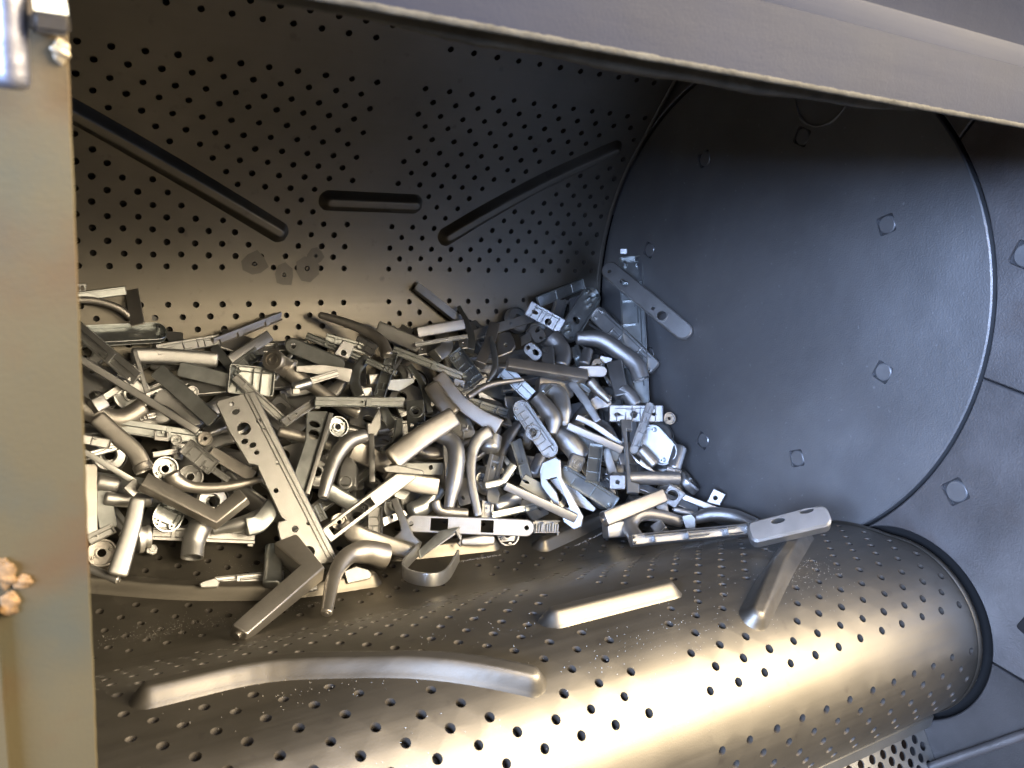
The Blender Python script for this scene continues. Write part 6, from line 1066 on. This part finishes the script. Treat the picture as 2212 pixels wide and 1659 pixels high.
FILL = [
(7, (-.4157,.1969,-.2137), (-.2327,-.155,3.1028), 'soft edged handle between the level ramp channel and the thin upright rod'),
(7, (-.5773,.0919,-.2724), (-1.3544,-.4391,2.3529), 'soft edged handle between the largest plate and the thin curved lever'),
(5, (-.458,.1699,-.2365), (-.2963,3.132,-.278), 'partly hidden wide grooved strip between the keyhole plate and the largest plate'),
(7, (-.3422,.1332,-.2491), (-3.006,-.4388,.6203), 'soft edged handle between the brightest curved lever and the ridged block'),
(4, (-.6584,.2257,-.2023), (-.5733,-.0774,-3.0794), 'narrow grooved strip between the dark rounded lever and the longest bright bar'),
(5, (-.0979,.0595,-.277), (-2.6811,-.6741,1.0352), 'wide grooved strip between the I shaped bar and the half shell'),
(5, (-.2402,.2058,-.1789), (1.8643,-.1423,-.12), 'wide grooved strip between the bow handle and the level bar handle'),
(2, (-.0972,.0985,-.2916), (-.7505,-.2347,3.0943), 'round ended plate with holes between the triangular bracket and the raised block plate'),
(7, (-.4823,.2139,-.1511), (-1.0798,.3383,2.7473), 'soft edged handle between the trumpet lever and the greenish one hole plate'),
(7, (-.0367,.0851,-.2385), (-.5162,.0949,1.5072), 'soft edged handle between the white rosette plate and the I shaped bar'),
(5, (-.6849,.2586,-.154), (-.2736,.3711,-2.9278), 'wide grooved strip between the longest bright bar and the dark diagonal plate'),
(8, (-.1243,.1509,-.1886), (-2.6949,-.52,1.0365), 'small thin plate with holes between the smooth narrow bar and the upright square handle'),
(2, (-.3374,.2233,-.1657), (-2.1578,.4817,-.327), 'round ended plate with holes between the bow handle and the long square lever'),
(6, (-.6223,.2114,-.2033), (-2.8448,.4381,-1.2252), 'round rosette between the triple ridged rail and the lock case'),
(7, (-.0733,.1628,-.1887), (-.497,2.5263,.3742), 'soft edged handle between the smooth narrow bar and the hood box head'),
(4, (-.0599,.2048,-.1906), (-.3644,2.5261,1.0966), 'narrow grooved strip between the smooth narrow bar and the white rosette plate'),
(6, (-.1027,.0297,-.3063), (.2349,-3.0272,-1.3586), 'round rosette between the square lever bar and the level tube'),
(4, (-.3343,.1789,-.2384), (.0722,.4921,-1.1062), 'narrow grooved strip between the ridged block and the brightest curved lever'),
(0, (-.4087,.1632,-.2235), (-2.6623,.0061,.3935), 'bent round lever between the dark latch plate and the broad paddle handle'),
(3, (-.6674,.1482,-.2697), (-.5075,-2.9218,-.155), 'ribbed open plate between the pale round cup and the dark rounded lever'),
(3, (-.6344,.2579,-.1584), (-2.436,-.0332,.026), 'ribbed open plate between the spring socket neck and the triple ridged rail'),
(4, (-.1553,.2696,-.1456), (1.6128,.0163,-2.9609), 'narrow grooved strip between the half round plate and the light two hole plate'),
(6, (-.0493,.0267,-.2887), (-1.3272,.1493,-.7503), 'round rosette above the dished square plate and right of the level tube'),
(6, (-.3886,.2472,-.1689), (2.085,.0459,2.3349), 'round rosette between the clear ribbed channel and the dark green rail'),
(8, (-.3302,.1811,-.2203), (-1.616,2.9331,-.0537), 'partly hidden small thin plate with holes right of the broad paddle handle'),
(8, (-.0817,.2029,-.1509), (2.2188,.0152,1.8452), 'small thin plate with holes between the large elbow lever and the upright square handle'),
(6, (-.5899,.1468,-.2395), (-1.4533,-.0721,-.0826), 'round rosette between the largest plate and the keyhole plate'),
(7, (-.1191,.1445,-.213), (.359,.7444,-1.59), 'soft edged handle between the I shaped bar and the white rosette plate'),
(6, (-.4987,.0998,-.2879), (.4199,-.1781,.1343), 'round rosette between the open slotted frame and the octagon collar lever'),
(8, (-.2924,.1966,-.2319), (-1.3896,-2.6394,-.102), 'partly hidden small thin plate with holes between the long square lever and the bow handle'),
(0, (-.1291,.169,-.2342), (.1865,3.0717,.9788), 'partly hidden bent round lever between the ring hub plate and the hollow mouthed neck'),
(7, (-.3489,.1732,-.2419), (-.8174,-.1572,2.9671), 'soft edged handle between the broad paddle handle and the dark latch plate'),
(4, (-.2722,.1968,-.1607), (-.9999,.2673,3.1369), 'narrow grooved strip between the long square lever and the stamped ring plate'),
(8, (-.3515,.1329,-.264), (-.619,.3318,3.0827), 'small thin plate with holes between the banana lever and the dark latch plate'),
(4, (-.3666,.2752,-.122), (.4319,.391,-2.3837), 'narrow grooved strip between the clear ribbed channel and the C shaped hook'),
(2, (-.6828,.2387,-.1606), (-2.6554,-.0371,-.0527), 'round ended plate with holes between the triple ridged rail and the dark diagonal plate'),
(6, (-.4764,.1268,-.2734), (.8375,-.4866,-.3823), 'round rosette between the open slotted frame and the thin upright rod'),
(8, (-.6311,.1494,-.2702), (-.4129,-1.9027,-1.6169), 'small thin plate with holes between the thin curved lever and the lock case'),
(7, (-.6298,.1784,-.2053), (-.7741,2.4062,.1946), 'soft edged handle between the lock case and the thin curved lever'),
(6, (-.5387,.1381,-.2412), (-.8088,-.1325,2.9872), 'round rosette between the round elbow lever and the keyhole plate'),
(7, (-.3055,.0884,-.2513), (-.4676,-.4274,.724), 'soft edged handle between the ring hub plate and the ridged block'),
(8, (-.479,.1384,-.2573), (-.796,2.9243,-.3511), 'small thin plate with holes between the round elbow lever and the thin upright rod'),
(8, (-.772,.2335,-.1815), (-.1398,-2.4258,-.4719), 'partly hidden small thin plate with holes below the long pale strip'),
(6, (-.1309,.0855,-.2395), (.3327,-.477,.83), 'partly hidden round rosette between the I shaped bar and the raised block plate'),
(6, (-.1683,.2331,-.1557), (.4708,-.0891,-.0098), 'partly hidden round rosette between the light two hole plate and the level bar handle'),
(8, (-.0711,.112,-.2647), (.3137,-2.9043,-1.3828), 'partly hidden small thin plate with holes left of the I shaped bar'),
(7, (-.6715,.2331,-.1732), (-.9816,-.0083,-3.0004), 'soft edged handle between the longest bright bar and the dark diagonal plate'),
(8, (-.3784,.0794,-.2696), (-2.3467,.1325,.3917), 'small thin plate with holes between the brightest curved lever and the banana lever'),
(4, (-.3773,.0793,-.288), (.0727,-.8335,1.2901), 'narrow grooved strip between the banana lever and the dark latch plate'),
(4, (-.669,.2872,-.1143), (-.7322,.4167,-2.8873), 'partly hidden narrow grooved strip between the longest bright bar and the long pale strip'),
(4, (-.8113,.2312,-.2073), (-.0259,.515,-1.1037), 'narrow grooved strip between the pale paddle lever and the pale round cup'),
(8, (-.4846,.1644,-.2188), (-.0271,.026,-.0259), 'small thin plate with holes between the thin upright rod and the broad paddle handle'),
(6, (-.361,.2565,-.1813), (-2.0841,.411,-.2063), 'round rosette between the dark green rail and the stamped ring plate'),
(8, (-.0727,.1951,-.2186), (-1.3164,3.0137,.0948), 'small thin plate with holes between the smooth narrow bar and the hood box head'),
(6, (-.6672,.1363,-.2633), (-2.1386,-.713,.7182), 'round rosette between the thin curved lever and the mitred lever'),
(3, (-.2684,.239,-.184), (-2.2837,.2286,-.1746), 'ribbed open plate between the bow handle and the long square lever'),
(7, (-.1781,.2272,-.1398), (-1.1042,.045,3.0321), 'soft edged handle between the bow handle and the half round plate'),
(4, (-.2486,.1381,-.2818), (3.1345,.001,-.0973), 'partly hidden narrow grooved strip between the bright flat bar and the triangular bracket'),
(6, (-.1431,.2748,-.1158), (-.7839,-.3333,2.242), 'round rosette between the white tray and the light two hole plate'),
(7, (-.0333,.2737,-.1366), (.0186,.1412,-1.914), 'partly hidden soft edged handle between the large elbow lever and the upright square handle'),
(8, (-.6924,.2542,-.1407), (.0473,-2.4395,-1.8084), 'small thin plate with holes between the lozenge handle and the dark trough plate'),
(6, (-.0306,.0914,-.2281), (-2.7444,-.5193,.802), 'round rosette between the half shell and the white rosette plate'),
(6, (-.5622,.1532,-.2775), (-.3555,-2.5826,-.6209), 'partly hidden round rosette between the largest plate and the round elbow lever'),
(8, (-.3328,.1537,-.2607), (-.6361,.4727,-1.5545), 'partly hidden small thin plate with holes between the brightest curved lever and the banana lever'),
(8, (-.5505,.1742,-.2029), (-.7382,-.4722,2.2399), 'small thin plate with holes between the triple ridged rail and the keyhole plate'),
(8, (-.3442,.2467,-.1398), (-3.0935,-.4898,.9205), 'small thin plate with holes between the dark green rail and the pale cut handle'),
(6, (-.0299,.0668,-.2703), (-2.7826,.1085,-1.8176), 'round rosette between the level tube and the half shell'),
(8, (-.4694,.2143,-.1587), (.2754,-.2036,1.1758), 'small thin plate with holes between the C shaped hook and the clear ribbed channel'),
(5, (-.0861,.3036,-.0741), (.2336,2.1974,.6917), 'wide grooved strip between the white tray and the uppermost open plate'),
(8, (-.1715,.1224,-.2381), (-2.8614,.7366,-.8742), 'small thin plate with holes between the raised block plate and the triangular bracket'),
(6, (-.2302,.1483,-.2285), (-1.5092,-.8193,.7515), 'round rosette between the ring hub plate and the hollow mouthed neck'),
(4, (-.3063,.2878,-.1119), (.0858,.9142,-1.5014), 'narrow grooved strip between the greenish lock plate and the dark green rail'),
(5, (-.4828,.2432,-.1879), (.4077,.3298,-.3108), 'wide grooved strip between the level ramp channel and the stamped ring plate'),
(8, (-.4307,.1093,-.2557), (.0061,1.0534,-1.2658), 'small thin plate with holes between the Y shaped arm and the open slotted frame'),
(6, (-.442,.2245,-.19), (-1.8967,.1707,.005), 'partly hidden round rosette between the level ramp channel and the clear ribbed channel'),
(4, (-.2327,.2871,-.1313), (-.9599,-2.5374,-.243), 'narrow grooved strip between the pale cut handle and the dark green rail'),
(8, (-.7209,.2599,-.1429), (-1.0316,.2978,-2.9729), 'small thin plate with holes below the long pale strip and below the dark trough plate'),
(7, (-.6065,.1622,-.2342), (.0578,-3.0628,-.4347), 'soft edged handle right of the lock case and above the thin curved lever'),
(6, (-.7645,.2079,-.2232), (-.9888,-2.3293,-.2122), 'round rosette between the dark rounded lever and the pale round cup'),
(8, (-.0561,.1365,-.2266), (-.0504,-2.4654,-1.4627), 'partly hidden small thin plate with holes above the I shaped bar'),
(8, (-.0327,.2149,-.1207), (.3734,-2.9043,-1.3278), 'partly hidden small thin plate with holes between the uppermost open plate and the boxed channel'),
(8, (-.0506,.2321,-.1466), (-.0976,-2.6116,-.7667), 'small thin plate with holes between the large elbow lever and the boxed channel'),
(6, (-.2193,.0777,-.2947), (-.8559,2.4604,.3515), 'round rosette between the triangular bracket and the bright flat bar'),
(7, (-.1448,.2245,-.2122), (-.5348,-.6045,2.4208), 'partly hidden soft edged handle between the half round plate and the bow handle'),
(6, (-.4074,.1255,-.2608), (.8585,-.4474,-.2504), 'partly hidden round rosette between the dark latch plate and the banana lever'),
(8, (-.2047,.2059,-.1892), (-2.9997,.8379,-.8459), 'partly hidden small thin plate with holes left of the hollow mouthed neck'),
(8, (-.0281,.1749,-.1945), (-.1711,-.7126,2.3548), 'partly hidden small thin plate with holes left of the upright square handle'),
(4, (-.5902,.0913,-.291), (.4435,-.3749,.3373), 'narrow grooved strip between the round elbow lever and the open slotted frame'),
(8, (-.2868,.1311,-.2675), (.465,-.4595,1.354), 'partly hidden small thin plate with holes between the ridged block and the brightest curved lever'),
(7, (-.0323,-.0339,-.3013), (-2.6834,-.1858,1.6559), 'partly hidden soft edged handle between the dished square plate and the smooth level handle'),
(8, (-.0642,.1687,-.1856), (.4747,.6595,-1.3168), 'partly hidden small thin plate with holes left of the white rosette plate'),
(8, (-.0768,.2964,-.0838), (-1.5137,-.2482,.0999), 'small thin plate with holes between the uppermost open plate and the white tray'),
(5, (-.5093,.2809,-.1221), (-.3901,.0252,-3.1414), 'wide grooved strip between the spring socket neck and the greenish one hole plate'),
(6, (-.1233,.217,-.1555), (-.026,.03,-.2633), 'partly hidden round rosette between the level bar handle and the hood box head'),
(6, (-.1743,.1532,-.2609), (3.1087,-.0651,-.4877), 'partly hidden round rosette between the ring hub plate and the triangular bracket'),
(8, (-.4974,.2561,-.1843), (-1.0242,3.0055,.174), 'small thin plate with holes between the trumpet lever and the spring socket neck'),
(8, (-.2617,.0435,-.3048), (-.0137,-2.6126,-1.2199), 'small thin plate with holes between the bright flat bar and the serrated latch'),
(8, (-.6034,.2485,-.1695), (-.7126,.6256,-2.8286), 'small thin plate with holes between the triple ridged rail and the dark diagonal plate'),
(6, (-.4465,.0991,-.2829), (2.0604,-2.1244,-.1759), 'round rosette between the open slotted frame and the Y shaped arm'),
(8, (-.8311,.1853,-.2083), (-2.7254,-.0206,.1712), 'partly hidden small thin plate with holes left of the dark rounded lever'),
(8, (-.27,.1949,-.191), (-.2764,2.8306,1.4432), 'small thin plate with holes between the bow handle and the long square lever'),
(8, (-.0849,.2579,-.0996), (-.8169,.3447,-3.0603), 'partly hidden small thin plate with holes between the white tray and the uppermost open plate'),
(8, (-.5289,.1709,-.2299), (-1.0431,.2652,2.9614), 'small thin plate with holes between the keyhole plate and the largest plate'),
(6, (-.7331,.2307,-.1593), (.5199,1.0742,-.8901), 'round rosette between the longest bright bar and the long pale strip'),
(8, (-.0674,.0759,-.245), (-.7428,-.12,-3.0783), 'small thin plate with holes between the I shaped bar and the level tube'),
(8, (-.4635,.2189,-.2006), (-.2246,-.593,2.3956), 'small thin plate with holes between the trumpet lever and the level ramp channel'),
(8, (-.5658,.2402,-.1805), (-2.2473,.8658,-1.2971), 'small thin plate with holes between the triple ridged rail and the trumpet lever'),
(8, (-.3344,.2086,-.2336), (.1381,.5322,-1.0898), 'partly hidden small thin plate with holes above the brightest curved lever'),
(8, (-.0663,.0759,-.2856), (-2.552,-.2238,.4401), 'partly hidden small thin plate with holes between the level tube and the I shaped bar'),
(5, (-.5203,.1373,-.2298), (-3.0493,-.1205,1.2668), 'wide grooved strip between the round elbow lever and the keyhole plate'),
(8, (-.697,.3181,-.0889), (-.7372,2.163,.4505), 'partly hidden small thin plate with holes between the dark trough plate and the lozenge handle'),
(8, (-.3676,.1858,-.1866), (-.6438,-2.8417,-.5301), 'small thin plate with holes between the stamped ring plate and the clear ribbed channel'),
(7, (-.5946,.2437,-.1687), (-.1854,.2416,-2.4415), 'soft edged handle between the lock case and the dark diagonal plate'),
(6, (-.0722,.2167,-.1963), (-1.3248,-2.7275,.2493), 'partly hidden round rosette left of the upright square handle and above the smooth narrow bar'),
(6, (-.033,.2241,-.1854), (2.1312,.0328,-1.8617), 'partly hidden round rosette between the upright square handle and the smooth narrow bar'),
(6, (-.6021,.2087,-.2147), (-.097,-.8987,1.3205), 'partly hidden round rosette between the largest plate and the triple ridged rail'),
(8, (-.1422,.1188,-.2214), (-.4057,2.736,.3138), 'partly hidden small thin plate with holes below the smooth narrow bar'),
(8, (-.6232,.2757,-.1073), (.4802,.3307,-.2085), 'small thin plate with holes between the spring socket neck and the triple ridged rail'),
(5, (-.3761,.1994,-.2247), (-.9698,3.1078,-.1636), 'wide grooved strip between the stamped ring plate and the broad paddle handle'),
(6, (-.1579,.0493,-.2874), (-2.315,-.4193,.1836), 'round rosette between the raised block plate and the square lever bar'),
(8, (-.7604,.2565,-.1329), (-.4097,2.4928,.997), 'small thin plate with holes between the long pale strip and the longest bright bar'),
(8, (-.2792,.2802,-.1481), (-2.3429,.5202,-.5463), 'partly hidden small thin plate with holes above the greenish lock plate'),
(8, (-.7357,.1455,-.2777), (-2.7154,.2566,-.3303), 'small thin plate with holes between the pale paddle lever and the mitred lever'),
(6, (-.4412,.1504,-.2461), (-.6646,-2.7747,-.2646), 'partly hidden round rosette between the thin upright rod and the round elbow lever'),
(8, (-.2122,.2094,-.2283), (.2444,-2.4397,-1.4371), 'partly hidden small thin plate with holes between the bow handle and the long square lever'),
(6, (-.2208,.1567,-.2061), (-3.0201,-.0381,.4646), 'partly hidden round rosette between the hollow mouthed neck and the ring hub plate'),
(7, (-.287,.1094,-.2639), (2.912,-.2113,1.1797), 'soft edged handle between the ridged block and the ring hub plate'),
(8, (-.1619,.0745,-.2898), (-.4716,-.5058,2.6112), 'partly hidden small thin plate with holes between the triangular bracket and the raised block plate'),
(8, (-.4686,.1555,-.2691), (-.2841,-.506,1.9282), 'partly hidden small thin plate with holes right of the round elbow lever'),
(6, (-.0339,.0188,-.2739), (2.8569,.6129,-1.0698), 'round rosette between the dished square plate and the level tube'),
(6, (-.3213,.0934,-.2616), (.7134,-.0451,.6043), 'round rosette between the brightest curved lever and the ridged block'),
(8, (-.2624,.2879,-.0994), (.1028,.615,-1.0918), 'small thin plate with holes between the half round plate and the greenish lock plate'),
(8, (-.4424,.161,-.2713), (.5399,-.1666,.2035), 'partly hidden small thin plate with holes below the thin upright rod'),
(6, (-.091,.1471,-.1892), (-2.6902,-.4935,.8197), 'round rosette between the upright square handle and the white rosette plate'),
(6, (-.1774,.2938,-.1022), (.3133,2.2138,2.0774), 'round rosette between the half round plate and the white tray'),
(6, (-.5998,.1791,-.1998), (1.8038,.6024,-1.612), 'partly hidden round rosette between the triple ridged rail and the largest plate'),
(6, (-.3543,.2144,-.1936), (.9181,.6968,-1.0361), 'round rosette between the stamped ring plate and the broad paddle handle'),
(4, (-.0295,.1011,-.2405), (.7453,-1.0105,1.419), 'partly hidden narrow grooved strip between the white rosette plate and the half shell'),
(6, (-.7731,.2891,-.1255), (-1.974,.4395,-.4368), 'round rosette between the long pale strip and the dark trough plate'),
(7, (-.6962,.1691,-.2217), (.8675,-.4679,.5226), 'soft edged handle above the lock case and below the dark diagonal plate'),
(4, (-.0386,-.0177,-.3013), (-.4559,-2.8923,-.7212), 'narrow grooved strip between the dished square plate and the level tube'),
(8, (-.2346,.1885,-.1844), (-.3321,1.0267,-1.5566), 'small thin plate with holes between the ring hub plate and the bow handle'),
(8, (-.4517,.213,-.1791), (-.2383,2.6907,1.1528), 'small thin plate with holes between the level ramp channel and the C shaped hook'),
(8, (-.3322,.1465,-.2254), (-.4742,-2.3104,-1.4172), 'small thin plate with holes between the long square lever and the brightest curved lever'),
]

GROUPS = {0: 'bent round levers deep in the pile', 1: 'square levers deep in the pile', 2: 'round ended plates deep in the pile', 3: 'ribbed plates deep in the pile',
          4: 'narrow strips deep in the pile', 5: 'wide strips deep in the pile', 6: 'rosettes deep in the pile', 7: 'soft edged handles deep in the pile', 8: 'small brackets deep in the pile'}
first = {}
for k, loc, rot, label in FILL:
    if k not in first:
        S = flever(k); S['label'] = label; first[k] = make(S); r = first[k]; kids = list(r.children)
    else:
        r = first[k].copy(); COL.objects.link(r); kids = []
        for ch in first[k].children:
            c = ch.copy(); COL.objects.link(c); c.parent = r
    r.matrix_world = Matrix.Translation(Vector(loc)) @ Euler(rot).to_matrix().to_4x4()
    r['label'] = label; r['group'] = GROUPS[k]
